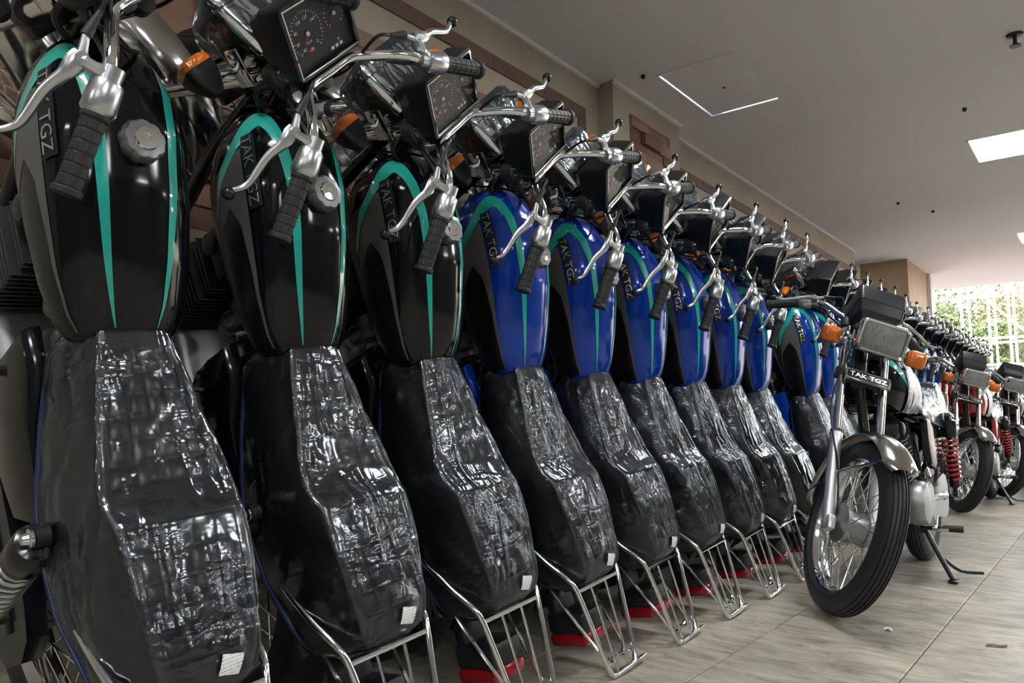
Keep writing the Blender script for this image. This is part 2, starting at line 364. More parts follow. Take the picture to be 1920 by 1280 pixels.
# sprinkler head and small ceiling fixings
e = bpy.data.objects.new('sprinkler', None); COL.objects.link(e); e.location = (-0.28, 4.53, CZ); e['label'] = 'dark sprinkler head hanging from the ceiling above the light panel'; e['category'] = 'sprinkler'
obj('escutcheon', G().lathe([(0, 0), (0.04, 0), (0.034, -0.012), (0.012, -0.016), (0, -0.016)], (0, 0, 0), (0, 0, 1), 18).mesh('escutcheon', blackpl), e)
obj('stem', G().tube([(0, 0, -0.012), (0, 0, -0.06)], 0.010, 10).mesh('sprinkler_stem', blackpl), e)
obj('deflector', G().lathe([(0, -0.06), (0.026, -0.06), (0.026, -0.066), (0, -0.066)], (0, 0, 0), (0, 0, 1), 14).mesh('deflector', blackpl), e)
for k, (x, y, w) in enumerate(((-0.63, 5.44, 'beside the bright light panel'), (-1.44, 7.48, 'left one of the far pair'), (-1.24, 7.99, 'right one of the far pair'), (-2.02, 3.72, 'at the corner of the access hatch'))):
    obj('ceiling_hook', G().lathe([(0, 0), (0.013, 0), (0.013, -0.014), (0.006, -0.022), (0, -0.022)], (x, y, CZ), (0, 0, 1), 10).mesh('ceiling_hook', blackpl),
        label='tiny dark fixing on the ceiling, ' + w, category='ceiling fixing', group='ceiling fixings')

# left wall: beige stone with brown band frames and brick infill panels, one pilaster
WEND = 9.32
wl = bx('wall_left', (-2.75, Y0R, 0), (WX, WEND, CZ), beige, kind='structure')
bx('trim_1', (WX, Y0R, CZ-0.022), (WX+0.018, 3.66, CZ), whitem, kind='structure')
bx('trim_2', (WX, 4.52, CZ-0.022), (WX+0.018, WEND, CZ), whitem, kind='structure')
pil = bx('wall_pilaster', (WX-0.05, 3.66, 0), (WX+0.11, 4.52, CZ), beige, kind='structure')
bx('trim_3', (WX+0.11, 3.645, CZ-0.022), (WX+0.128, 4.535, CZ), whitem, kind='structure')
def band(y0, y1, z0, z1, step, vertical=False, parent=wl, x=WX):
    n = max(1, round(((z1-z0) if vertical else (y1-y0)) / step))
    for k in range(n):
        if vertical: a, b = z0 + (z1-z0)*k/n, z0 + (z1-z0)*(k+1)/n; lo, hi = (x-0.01, y0, a+.0012), (x+0.010, y1, b-.0012)
        else: a, b = y0 + (y1-y0)*k/n, y0 + (y1-y0)*(k+1)/n; lo, hi = (x-0.01, a+.0012, z0), (x+0.010, b-.0012, z1)
        bx('band_tile', lo, hi, brownm, parent)
band(0.2, 3.52, 2.365, 2.44, 0.42); band(3.445, 3.52, 0.4, 2.363, 0.42, True)
band(4.70, 9.25, 2.345, 2.415, 0.42); band(4.70, 4.77, 0.4, 2.343, 0.42, True)
def bricks(y0, y1, z0, z1, bl, bh, parent, x, seed):
    r = random.Random(seed); z = z1; row = 0
    while z > z0 + 0.02:
        h = bh * r.uniform(0.8, 1.25); y = y0 - (bl*0.5 if row % 2 else 0)
        while y < y1 - 0.01:
            L = bl * r.uniform(0.8, 1.3); a = max(y, y0); b = min(y + L, y1)
            if b - a > 0.03:
                d = r.choice((0.006, 0.014, 0.024, 0.034))
                bx('brick', (x-0.01, a+.002, max(z-h, z0)+.002), (x+d, b-.002, z-.002), r.choice(brick_mats), parent, bev=0.002)
            y += L
        z -= h; row += 1
bricks(0.5, 3.35, 1.25, 2.215, 0.24, 0.085, wl, WX, 3)
bricks(4.92, 9.1, 1.75, 2.17, 0.30, 0.10, wl, WX, 5)
bricks(3.85, 4.38, 1.2, 2.49, 0.22, 0.075, pil, WX+0.11, 9)

# rest of the hall (out of frame): back and right walls; far end: recess, stone pillar, open front
bx('wall_back', (-2.75, Y0R-0.2, 0), (XR, Y0R, CZ), wallm, kind='structure')
bx('wall_right', (XR, Y0R, 0), (XR+0.2, 13.0, CZ), wallm, kind='structure')
pl = bx('wall_pillar', (-2.75, 10.21, 0), (-1.90, 11.45, CZ), pillarm, kind='structure')
bx('trim_4', (-1.98, 11.45, 0), (-1.86, 11.58, CZ), whitem, kind='structure')
win = bx('window_1', (-2.50, WEND, 1.0), (-2.44, 10.21, 1.05), whitem, kind='structure')
bx('wall_sill', (-2.75, WEND, 0), (-2.40, 10.21, 1.0), beige, kind='structure')
for k in range(3):
    y = WEND + 0.02 + k*0.425
    bx('window_bar', (-2.49, y-0.02, 1.05), (-2.45, y+0.02, CZ-0.001), whitem, win)
bx('window_bar', (-2.49, WEND, 2.24), (-2.45, 10.21, 2.28), whitem, win)
for k in range(2):
    ya, yb = WEND+0.045+k*0.425, WEND+0.42+k*0.425
    obj('pane', G().add([(-2.47, ya, 1.05), (-2.47, yb, 1.05), (-2.47, yb, CZ-0.001), (-2.47, ya, CZ-0.001)], [(0, 1, 2, 3)]).mesh('pane', glassm, smooth=False), win)

# ================================================================== THE MOTORCYCLE  (x forward, y left, z up; metres; rear axle at x = 0)
PARTS = []      # (name, mesh or {colour: mesh}, frame, [sub-parts], options)
RA = np.array([0, 0, 0.29]); RT = 0.29
RK = 0.497; S0 = Vector((0.888, 0, 0.904))            # steering axis
def steer_matrix(phi):
    lo = Vector((math.cos(RK), 0, math.sin(RK))); ax = Vector((-math.sin(RK), 0, math.cos(RK))); la = Vector((0, 1, 0))
    A = lo*math.cos(phi) + la*math.sin(phi); B = -lo*math.sin(phi) + la*math.cos(phi)
    m = Matrix((A, B, ax)).transposed().to_4x4(); m.translation = S0; return m
FA = np.array([0.045, 0, -0.723])                       # front axle in the steering frame (a forward, b left, c up the axis)

def part(name, me, frame='body', sub=(), **o): PARTS.append((name, me, frame, list(sub), o))

# ---- wheels
def wheel(c, R, hubr, hubw, nsp, tyre_w, name):
    ax = (0, 1, 0); prof = []
    rim_r = R - 0.067; hw = tyre_w/2
    # closed tyre section with circumferential grooves
    for k in range(21):
        a = PI*k/20; y = -hw*math.cos(a)*1.0
        r = rim_r + 0.008 + (R - rim_r - 0.008)*max(0, math.sin(a))**0.62
        prof.append((r, y))
    out = []
    for i, (r, y) in enumerate(prof):
        if 6 <= i <= 14 and i % 2 == 0:
            d = 0.0022
            out += [(r, y-0.0022), (r-0.004, y-0.0012), (r-0.004, y+0.0012), (r, y+0.0022)]
        else: out.append((r, y))
    out += [(rim_r-0.004, hw*0.62), (rim_r-0.004, -hw*0.62)]
    tyre = G().ring(out, c, ax, 64).mesh(name+'_tyre', tyrem, ang=30)
    rw = hw*0.62
    rp = [(rim_r+0.006, rw+0.004), (rim_r+0.009, rw+0.001), (rim_r+0.004, rw-0.003), (rim_r-0.004, rw*0.5), (rim_r-0.012, 0), (rim_r-0.004, -rw*0.5),
          (rim_r+0.004, -rw+0.003), (rim_r+0.009, -rw-0.001), (rim_r+0.006, -rw-0.004), (rim_r-0.006, -rw-0.002), (rim_r-0.016, -rw*0.5), (rim_r-0.020, 0), (rim_r-0.016, rw*0.5), (rim_r-0.006, rw+0.002)]
    rim = G().ring(rp, c, ax, 64).mesh(name+'_rim', chrome)
    h2 = hubw/2
    hub = G().lathe([(0.012, -h2-0.012), (0.016, -h2-0.010), (hubr*0.7, -h2-0.004), (hubr, -h2), (hubr, -h2+0.012), (hubr*0.78, -h2+0.016), (hubr*0.72, 0), (hubr*0.8, h2-0.016),
                     (hubr*0.9, h2-0.012), (hubr*0.9, h2), (hubr*0.5, h2+0.006), (0.016, h2+0.012), (0.012, h2+0.012)], c, ax, 32)
    for s in (-1, 1): hub.tube([(c[0], c[1]+s*h2, c[2]), (c[0], c[1]+s*(h2+0.03), c[2])], 0.009, 8)
    hub = hub.mesh(name+'_hub', cast)
    sp = []
    for k in range(nsp):
        side = 1 if k % 2 else -1; grp = 1 if (k//2) % 2 else -1
        a0 = 2*PI*k/nsp; a1 = a0 + grp*0.42
        p0 = (c[0]+math.cos(a0)*hubr*0.93, c[1]+side*(h2-0.006), c[2]+math.sin(a0)*hubr*0.93)
        p1 = (c[0]+math.cos(a1)*(rim_r-0.012), c[1]+side*0.006, c[2]+math.sin(a1)*(rim_r-0.012))
        sp.append((p0, p1))
    g = G()
    for p0, p1 in sp: g.tube([p0, p1], 0.0019, 5)
    singles = [G().tube([p0, p1], 0.0019, 5).mesh('spoke', steel) for p0, p1 in sp]
    return tyre, rim, hub, g.mesh(name+'_spokes', steel), singles
ft, fr_, fh, fs_, FSPOKES = wheel(FA, 0.29, 0.066, 0.088, 36, 0.080, 'front')
rt, rr_, rh, rs_, RSPOKES = wheel(RA, 0.29, 0.062, 0.11, 36, 0.088, 'rear')
part('front_wheel', fr_, 'steer', [('tyre', ft), ('hub', fh), ('spokes', fs_, 'stuff')], key='fw')
g = G()
for k in range(28):
    a = 2*PI*k/28; g.box((0.085*math.cos(a), 0.075, 0.29+0.085*math.sin(a)), (0.010, 0.004, 0.010), R=Matrix.Rotation(-a, 3, 'Y'))
g.lathe([(0.03, 0.072), (0.084, 0.072), (0.084, 0.078), (0.03, 0.078)], RA, (0, 1, 0), 28)
part('rear_wheel', rr_, 'body', [('tyre', rt), ('hub', rh), ('spokes', rs_, 'stuff'), ('sprocket', g.mesh('sprocket', steel))], key='rw')

# ---- mudguards
def guard(c, R, hw, a0, a1, mat, name, n=36, drop=0.022):
    P = []
    for i in range(n+1):
        th = a0 + (a1-a0)*i/n; row = []
        e = min(1.0, min(i, n-i)/2.5 + 0.55)
        for lay in (0, 1):
            for j in (range(9) if lay == 0 else reversed(range(9))):
                u = -1 + 2*j/8; r = R - lay*0.0022 - drop*(abs(u)**3)
                row.append((c[0]+r*math.sin(th), c[1]+u*hw*e, c[2]+r*math.cos(th)))
        P.append(row)
    return G().loft(P).mesh(name, mat)
fg = guard(FA, 0.318, 0.056, math.radians(-62), math.radians(72), chrome_d, 'front_mudguard')
st = []
for s in (-1, 1):
    for a, b in ((-55, -0.02), (66, 0.02)):
        th = math.radians(a); p1 = FA + np.array([0.30*math.sin(th), s*0.055, 0.30*math.cos(th)])
        p0 = np.array([FA[0]+b, s*0.076, FA[2]+0.16])
        st.append(('stay', G().tube(spline([p0, p0*0.7+p1*0.3+np.array([0, s*0.006, 0]), p1], 4), 0.0035, 6).mesh('stay', chrome)))
part('front_mudguard', fg, 'steer', st)
rg = guard(RA, 0.335, 0.062, math.radians(-62), math.radians(52), {'x': blackgl}['x'], 'rear_mudguard')
part('rear_mudguard', rg, 'body')

# ---- fork
for s in (-1, 1):
    up = G().tube([(0.035, s*0.076, 0.085), (0.035, s*0.076, -0.45)], 0.0145, 14).mesh('fork_tube', chrome)
    lo = G().lathe([(0.010, -0.002), (0.0215, 0.0), (0.0215, 0.02), (0.0195, 0.028), (0.0195, 0.30), (0.017, 0.335), (0.013, 0.352), (0.008, 0.355)],
                   (0.035, s*0.076, -0.405), (0, 0, -1), 18)
    lo.box((0.050, s*0.076, -0.735), (0.035, 0.026, 0.05), 0.008); lo.box((0.022, s*0.082, -0.55), (0.03, 0.012, 0.02), 0.003)
    seal = G().lathe([(0.0145, 0), (0.020, 0), (0.022, 0.012), (0.0145, 0.014)], (0.035, s*0.076, -0.392), (0, 0, -1), 16)
    part('fork_leg', up, 'steer', [('slider', lo.mesh('slider', slider_alu)), ('dust_seal', seal.mesh('dust_seal', rubber))])
g = G()
for c in (0.055, -0.155):
    g.box((0.02, 0, c), (0.055, 0.180, 0.022), 0.006)
    for s in (-1, 1): g.lathe([(0.022, -0.016), (0.024, 0), (0.022, 0.016)], (0.035, s*0.076, c), (0, 0, 1), 14)
g.tube([(0, 0, 0.07), (0, 0, -0.17)], 0.022, 12)
for s in (-1, 1): g.box((0.0, s*0.038, 0.085), (0.032, 0.026, 0.05), 0.005)
part('triple_clamp', g.mesh('triple_clamp', castd), 'steer')
# emblem plate across the fork
pm = G().box((0.072, 0, -0.175), (0.012, 0.168, 0.044), 0.004).mesh('emblem_plate', chrome_d)
v, f = text_geo('TAK TGZ', 0.024); wdt = v[:, 0].max()
lm = G().add([(0.0790, -0.068 + (q[0])*0.136/wdt, -0.183 + q[1]) for q in v], f).mesh('emblem_letters', badgem, smooth=False)
bkp = G().box((0.0755, 0, -0.175), (0.006, 0.150, 0.030), 0.001).mesh('emblem_back', blackd)
part('emblem_plate', pm, 'steer', [('lettering', lm), ('backing', bkp)])

# ---- headlight
def rrect(a, cb, cc, hb, hc, r, n=6, dc=0.0):
    pts = []
    for (sx, sy, t0) in ((1, 1, 0), (-1, 1, 1), (-1, -1, 2), (1, -1, 3)):
        for k in range(n+1):
            t = (t0 + k/n)*PI/2
            pts.append((a, cb + sx*(hb-r) + r*math.cos(t), cc + sy*(hc-r) + r*math.sin(t)))
    return pts
HC = -0.022; HB, HH = 0.088, 0.060      # headlight centre height, half width, half height
def tilt(pts, a0=0.10, c0=HC, ang=-0.30):
    """pitch the lamp so that it looks level when the fork is raked"""
    out = []
    for (a, b, c) in pts:
        da, dc = a-a0, c-c0
        out.append((a0 + da*math.cos(ang) - dc*math.sin(ang), b, c0 + da*math.sin(ang) + dc*math.cos(ang)))
    return out
HANG = -RK
T = lambda pts: tilt(pts, 0.10, HC, HANG)
shell = G().loft([T(rrect(0.045, 0, HC, 0.045, 0.034, 0.025)), T(rrect(0.055, 0, HC, 0.066, 0.046, 0.025)), T(rrect(0.10, 0, HC, 0.080, 0.055, 0.020)), T(rrect(0.158, 0, HC, HB-0.004, HH-0.004, 0.018))])
bez = G().loft([T(rrect(0.150, 0, HC, HB-0.004, HH-0.004, 0.018)), T(rrect(0.152, 0, HC, HB, HH, 0.020)), T(rrect(0.172, 0, HC, HB, HH, 0.020)), T(rrect(0.178, 0, HC, HB-0.004, HH-0.004, 0.018)),
                T(rrect(0.176, 0, HC, HB-0.011, HH-0.011, 0.014)), T(rrect(0.168, 0, HC, HB-0.013, HH-0.013, 0.012))], caps=False)
refl = G().loft([T(rrect(0.172, 0, HC, HB-0.012, HH-0.012, 0.012)), T(rrect(0.145, 0, HC, HB-0.022, HH-0.018, 0.018)), T(rrect(0.122, 0, HC, 0.045, 0.030, 0.020)), T(rrect(0.115, 0, HC, 0.016, 0.014, 0.010))]).mesh('reflector', reflector)
lens = G().loft([T(rrect(0.166, 0, HC, HB-0.012, HH-0.012, 0.012)), T(rrect(0.174, 0, HC, HB-0.013, HH-0.013, 0.012)), T(rrect(0.181, 0, HC, HB-0.035, HH-0.030, 0.014)), T(rrect(0.184, 0, HC, 0.02, 0.012, 0.01))], 'end').mesh('lens', lensm)
wrapr = []
for (a, db) in ((0.075, 0.004), (0.09, 0.008), (0.12, 0.006), (0.15, 0.010), (0.178, 0.006), (0.190, -0.004)):
    hb = np.interp(a, [0.05, 0.10, 0.16, 0.19], [0.064, 0.080, HB, HB])+db; hc = np.interp(a, [0.05, 0.10, 0.16, 0.19], [0.044, 0.055, HH, HH])+db
    wrapr.append(T(rrect(a, 0, HC, hb, hc, 0.022)))
hfilm = G().loft(wrapr, 'end').mesh('headlight_film', film)
part('headlight', shell.mesh('headlight_shell', chrome), 'steer', [('bezel', bez.mesh('bezel', chrome)), ('reflector', refl), ('lens', lens), ('plastic_film', hfilm)], key='hl')
for s in (-1, 1):
    g = G().box((0.065, s*0.094, HC), (0.075, 0.004, 0.05), 0.0015); g.lathe([(0.006, 0), (0.006, 0.006)], (0.09, s*0.094, HC), (0, s, 0), 8)
    part('headlight_bracket', g.mesh('headlight_bracket', chrome), 'steer')

# ---- instrument cluster: rectangular housing above the headlight, face up the steering axis
def crect(a0, a1, hb, c, r, slope=0.0):
    pts = []; am, ha = (a0+a1)/2, (a1-a0)/2
    for (sx, sy, t0) in ((1, 1, 0), (-1, 1, 1), (-1, -1, 2), (1, -1, 3)):
        for k in range(5):
            t = (t0 + k/4)*PI/2
            a = am + sx*(ha-r) + r*math.cos(t); b = sy*(hb-r) + r*math.sin(t); pts.append((a, b, c + slope*(a-am)))
    return pts
SL = 0.30
hous = G().loft([crect(0.045, 0.115, 0.055, 0.030, 0.012), crect(0.028, 0.142, 0.080, 0.060, 0.014, 0.10), crect(0.024, 0.150, 0.084, 0.092, 0.012, 0.2), crect(0.022, 0.152, 0.086, 0.094, 0.012, 0.2),
                 crect(0.018, 0.150, 0.087, 0.128, 0.012, SL), crect(0.014, 0.146, 0.085, 0.148, 0.012, SL), crect(0.020, 0.140, 0.078, 0.149, 0.008, SL), crect(0.024, 0.136, 0.075, 0.138, 0.006, SL)])
faceP = lambda a, b, dz=0.0: (a, b, 0.1385 + SL*(a-0.080) + dz)
face = G().add([faceP(0.024, -0.075, .0005), faceP(0.136, -0.075, .0005), faceP(0.136, 0.075, .0005), faceP(0.024, 0.075, .0005)], [(0, 1, 2, 3)]).mesh('dial_face', dialm, smooth=False)
mk = G(); rd = G()
def quad(g, a, b, da, db, dz=0.001):
    g.add([faceP(a-da, b-db, dz), faceP(a+da, b-db, dz), faceP(a+da, b+db, dz), faceP(a-da, b+db, dz)], [(0, 1, 2, 3)])
def tickring(ca, cb, r, n, a0, a1, big):
    for k in range(n+1):
        th = a0 + (a1-a0)*k/n; L = 0.006 if k % big == 0 else 0.003; w = 0.0006
        d = np.array([math.cos(th), math.sin(th)]); q = np.array([-d[1], d[0]])
        pts = [np.array([ca, cb]) + d*(r-L) + q*w, np.array([ca, cb]) + d*r + q*w, np.array([ca, cb]) + d*r - q*w, np.array([ca, cb]) + d*(r-L) - q*w]
        mk.add([faceP(p[0], p[1], .001) for p in pts], [(0, 1, 2, 3)])
tickring(0.084, 0.030, 0.040, 28, -2.4, 2.4, 4); tickring(0.090, -0.044, 0.026, 16, -2.4, 2.4, 4)
def dialtext(t, ca, cb, size, g):
    v, f = text_geo(t, size); v = v - (v.max(0)+v.min(0))/2
    g.add([faceP(ca + q[1], cb - q[0], .0012) for q in v], f)
for k, t in enumerate(('0', '20', '40', '60', '80', '100', '120', '140')):
    th = PI + 0.75 - (2*PI-1.5)*k/7 - 0*PI
    dialtext(t, 0.084 + 0.028*math.cos(th), 0.030 + 0.028*math.sin(th), 0.0085, mk)
dialtext('km/h', 0.070, 0.030, 0.007, mk); dialtext('N', 0.045, -0.040, 0.008, mk)
for k in range(3): quad(mk, 0.036, -0.02-0.012*k, 0.003, 0.004)
def needle(ca, cb, th, L):
    d = np.array([math.cos(th), math.sin(th)]); q = np.array([-d[1], d[0]])*0.001
    c = np.array([ca, cb]); rd.add([faceP(*(c-d*0.006+q), .003), faceP(*(c+d*L), .003), faceP(*(c-d*0.006-q), .003)], [(0, 1, 2)])
needle(0.084, 0.030, 2.4, 0.034); needle(0.090, -0.044, 2.4, 0.022); quad(rd, 0.055, 0.030, 0.002, 0.007)
hubs = G()
for ca, cb in ((0.084, 0.030), (0.090, -0.044)): hubs.lathe([(0, 0.004), (0.004, 0.004), (0.004, 0)], faceP(ca, cb, .0006), (0, 0, 1), 10)
gl_ = G().add([faceP(a, b, 0.008) for a, b in ((0.024, -0.075), (0.136, -0.075), (0.136, 0.075), (0.024, 0.075))], [(0, 1, 2, 3)]).mesh('dial_glass', glassm, smooth=False)
rimm = G().tube([faceP(*p, 0.010) for p in ((0.021, -0.078), (0.139, -0.078), (0.139, 0.078), (0.021, 0.078))], 0.0030, 6, closed=True).mesh('face_rim', chrome)
part('instrument_cluster', hous.mesh('cluster_housing', blackpl, ang=25), 'steer', [('dial_face', face), ('dial_marks', mk.mesh('dial_marks', white_print, smooth=False)), ('needle', rd.mesh('needles', red_print, smooth=False)), ('needle_hub', hubs.mesh('needle_hub', white_print)), ('glass', gl_), ('face_rim', rimm)])

# ---- front indicators
for s in (-1, 1):
    c = np.array([0.085, s*0.158, -0.045]); d = np.array([math.cos(HANG), 0, math.sin(HANG)])*1.0
    up_ = np.array([-d[2], 0, d[0]]); sd_ = np.array([0, 1.0, 0])
    def sq(h, hw, r, c=c, d=d): return [c + d*h + sd_*p[1] + up_*p[2] for p in rrect(0, 0, 0, hw, hw*0.92, r, 4)]
    body = G().loft([sq(-0.045, 0.010, 0.008), sq(-0.040, 0.016, 0.012), sq(-0.020, 0.027, 0.016), sq(0.0, 0.032, 0.015), sq(0.010, 0.033, 0.014)])
    le = G().loft([sq(0.010, 0.0325, 0.014), sq(0.022, 0.0325, 0.014), sq(0.030, 0.026, 0.010), sq(0.038, 0.004, 0.002)])
    stalk = G().tube([c - d*0.01 - np.array([0, s*0.028, 0]), np.array([0.065, s*0.094, -0.035])], 0.009, 10)
    part('front_indicator', body.mesh('indicator_body', blackpl), 'steer', [('lens', le.mesh('amber_lens', amber)), ('stalk', stalk.mesh('stalk', chrome))])

# ---- handlebar with grips, levers, perches
hp = [(-0.097, 0.215, 0.184), (-0.070, 0.172, 0.186), (-0.040, 0.135, 0.172), (-0.012, 0.085, 0.125), (0.0, 0.055, 0.112), (0.0, 0.0, 0.110)]
gout = np.array([-0.163, 0.320, 0.177])
full = [gout*0.97+np.array(hp[0])*0.03] + [np.array(p) for p in hp]; mir = lambda p: np.array([p[0], -p[1], p[2]])
path = spline(full + [mir(p) for p in full[-2::-1]], 5)
subs = []
for s in (1, -1):
    mm = (lambda p: np.array(p, float)) if s == 1 else mir
    gi, go = mm(hp[0]), mm(gout); d = (go-gi)/np.linalg.norm(go-gi); Lg = np.linalg.norm(go-gi)
    prof = [(0.012, 0.0), (0.020, 0.0), (0.020, 0.006)]
    k = 0.010
    while k < Lg-0.014: prof += [(0.0175, k), (0.0175, k+0.0135), (0.0162, k+0.0145), (0.0162, k+0.0165)]; k += 0.0175
    prof += [(0.018, Lg-0.012), (0.021, Lg-0.009), (0.021, Lg-0.002), (0.017, Lg), (0.0, Lg)]
    gu = np.cross(d, (0, 0, 1.0)); gu /= np.linalg.norm(gu); gw = np.cross(d, gu); rg_ = []
    for r, h in prof:
        body_ = 0.0165 < r < 0.0178
        rg_.append([gi + d*h + (r - (0.0014 if body_ and k % 5 == 0 else 0))*(math.cos(2*PI*k/40)*gu + math.sin(2*PI*k/40)*gw) for k in range(40)])
    grip = G().loft(rg_)
    subs.append(('grip', grip.mesh('grip', rubber, ang=25)))
    hs = G().lathe([(0.012, -0.052), (0.020, -0.050), (0.0225, -0.046), (0.0245, -0.006), (0.0225, -0.002), (0.019, 0.002)], gi, d, 20)
    fwd = np.array([1.0, 0, 0]); fwd = fwd - d*np.dot(fwd, d); fwd /= np.linalg.norm(fwd)
    subs.append(('switch_housing', hs.mesh('switch_housing', alu)))
    base = gi - d*0.060
    piv = base + fwd*0.040 - d*0.004 + np.array([0, 0, -0.010])
    pe = G().tube([base - d*0.012, base + d*0.012], 0.0165, 14)
    pe.tube(spline([base, base+fwd*0.022+np.array([0, 0, -.003]), piv], 4), [0.012]*4+[0.010]*4+[0.008], 8)
    pe.lathe([(0, -0.009), (0.010, -0.009), (0.010, 0.009), (0, 0.009)], piv, (0, 0, 1), 12)
    pe.tube([piv - d*0.008, piv - d*0.034 + fwd*0.004], [0.008, 0.0055], 10)
    subs.append(('lever_perch', pe.mesh('lever_perch', alu)))
    bl = mm((-0.056, 0.334, 0.141))
    lp = spline([piv - d*0.006, piv + d*0.026 + fwd*0.010, piv*0.58 + bl*0.42 - fwd*0.001, bl*0.80 + piv*0.20 - fwd*0.013, bl - (bl-piv)*0.05], 6); n = len(lp)
    rings = []
    for i, p in enumerate(lp):
        t = (lp[min(i+1, n-1)] - lp[max(i-1, 0)]); t /= np.linalg.norm(t); z = np.array([0, 0, 1.0]); z = z - t*np.dot(z, t); z /= np.linalg.norm(z); q = np.cross(t, z)
        u = i/(n-1); w = np.interp(u, [0, .12, .3, .8, 1], [0.013, 0.015, 0.0095, 0.0062, 0.0045]); h = np.interp(u, [0, .3, 1], [0.006, 0.0075, 0.0045])
        rings.append([p + q*w*math.cos(2*PI*k/10) + z*h*math.sin(2*PI*k/10) for k in range(10)])
    subs.append(('lever', G().loft(rings).mesh('lever', alu)))
    subs.append(('lever_ball', G().sphere(bl, 0.0118).mesh('lever_ball', blackgl)))
    # rubber boot and cable leaving the perch
    b0 = piv - d*0.034 + fwd*0.004; b1 = piv - d*0.075 - fwd*0.002
    subs.append(('cable_boot', G().tube([b0, b0*0.7+b1*0.3, b1], [0.0085, 0.0075, 0.004], 10).mesh('cable_boot', rubber)))
    cp = spline([b1, b1 - d*0.030 - fwd*0.008 + np.array([0, 0, -0.012]), mm((-0.030, 0.070, 0.060)), mm((-0.035, 0.045, -0.05)), mm((-0.03, 0.04, -0.22))], 7)
    subs.append(('cable', G().tube(cp, 0.0034, 6).mesh('cable', cable)))
    cp = spline([gi - d*0.05 + np.array([0, 0, -.018]), mm((-0.055, 0.14, 0.148)), mm((-0.01, 0.10, 0.085)), mm((0.01, 0.06, 0.03))], 6)
    subs.append(('cable', G().tube(cp, 0.0040, 6).mesh('wire_loom', cable)))
part('handlebar', G().tube(path, 0.0106, 12).mesh('handlebar', chrome), 'steer', subs, key='hb')
g = G().tube(spline([(0.05, -0.02, 0.04), (0.09, -0.075, -0.08), (0.05, -0.11, -0.30), (0.06, -0.07, -0.55), (0.06, -0.06, -0.70)], 7), 0.0035, 6)
part('speedometer_cable', g.mesh('speedometer_cable', cable), 'steer')
g = G().tube(spline([(0.03, 0.05, 0.045), (-0.005, 0.085, 0.075), (-0.06, 0.06, 0.06), (-0.08, 0.02, 0.0), (-0.06, 0.03, -0.1)], 7), 0.0045, 6)
g.tube(spline([(0.04, 0.06, 0.03), (0.02, 0.105, 0.01), (-0.03, 0.09, -0.03), (-0.07, 0.05, -0.08)], 7), 0.006, 6)
part('wiring', g.mesh('wiring', cable), 'steer')
g = G().lathe([(0.0, -0.02), (0.014, -0.02), (0.016, -0.012), (0.016, 0.012), (0.0, 0.014)], (-0.018, 0.0, 0.075), (0.2, 0, 1), 14)
part('ignition_lock', g.mesh('ignition_lock', blackpl), 'steer')

# ---- fuel tank: lofted body, decals and badge follow its surface
TXs = [0.352, 0.360, 0.39, 0.46, 0.56, 0.66, 0.74, 0.80, 0.838, 0.856, 0.862]
TWs = [0.068, 0.080, 0.096, 0.112, 0.121, 0.123, 0.118, 0.103, 0.083, 0.060, 0.032]
TTs = [0.752, 0.764, 0.786, 0.822, 0.866, 0.895, 0.899, 0.884, 0.862, 0.842, 0.815]
TBs = [0.695, 0.676, 0.664, 0.658, 0.656, 0.655, 0.660, 0.676, 0.700, 0.728, 0.770]
def cubic(x, X, Yv):
    h = 0.012; return (np.interp(x-h, X, Yv) + np.interp(x, X, Yv)*2 + np.interp(x+h, X, Yv))/4 if X[2] < x < X[-3] else np.interp(x, X, Yv)
def tankP(x, t, off=0.0):
    w, zt, zb = cubic(x, TXs, TWs), cubic(x, TXs, TTs), cubic(x, TXs, TBs)
    zm = zb + 0.40*(zt-zb); s = 1
    if t > 0.5: t = 1-t; s = -1
    if t < 0.15:
        q = 1 - t/0.15; y = w*(1-0.22*q*q); z = zm - (zm-zb)*q
    else:
        th = (t-0.15)/0.35*PI/2; y = w*max(0, math.cos(th))**0.80; z = zm + (zt-zm)*math.sin(th)**0.85
    p = np.array([x, y*s, z])
    if off:
        e = 1e-3; tt = t if s == 1 else 1-t
        du = tankP(min(x+e, 0.861), tt) - tankP(max(x-e, 0.353), tt); dv = tankP(x, min(tt+e, 1)) - tankP(x, max(tt-e, 0))
        nrm = np.cross(du, dv); L = np.linalg.norm(nrm)
        nrm = nrm/L if L > 1e-12 else np.array([0, 0, 1.0])
        ctr = np.array([x, 0, zm])
        if np.dot(nrm, p-ctr) < 0: nrm = -nrm
        p = p + nrm*off
    return p
tx = sorted(set(list(np.linspace(0.352, 0.862, 54)) + [0.356, 0.858]))
rings = [[tankP(x, t) for t in np.linspace(0, 1, 56)] for x in tx]
tank_body = G().loft(rings)
tank_me = {k: tank_body.mesh('tank_'+k, m, ang=50) for k, m in (('black', paint_black), ('blue', paint_blue), ('red', paint_red))}
def ribbon(cl, mat, name, off, mirror=False, n=5):
    """cl: (x, t, half width m) centre line in tank surface coordinates"""
    c = spline(cl, n); K = 0.55; P = []
    for i in range(len(c)):
        a, b = c[max(i-1, 0)], c[min(i+1, len(c)-1)]; d = np.array([b[0]-a[0], (b[1]-a[1])*K]); d /= np.linalg.norm(d); q = np.array([-d[1], d[0]/K])
        row = []
        for u in np.linspace(-1, 1, 7):
            x, t = c[i][0] + q[0]*c[i][2]*u, c[i][1] + q[1]*c[i][2]*u
            row.append(tankP(min(max(x, 0.354), 0.860), 1-t if mirror else t, off))
        P.append(row)
    return G().grid(P)
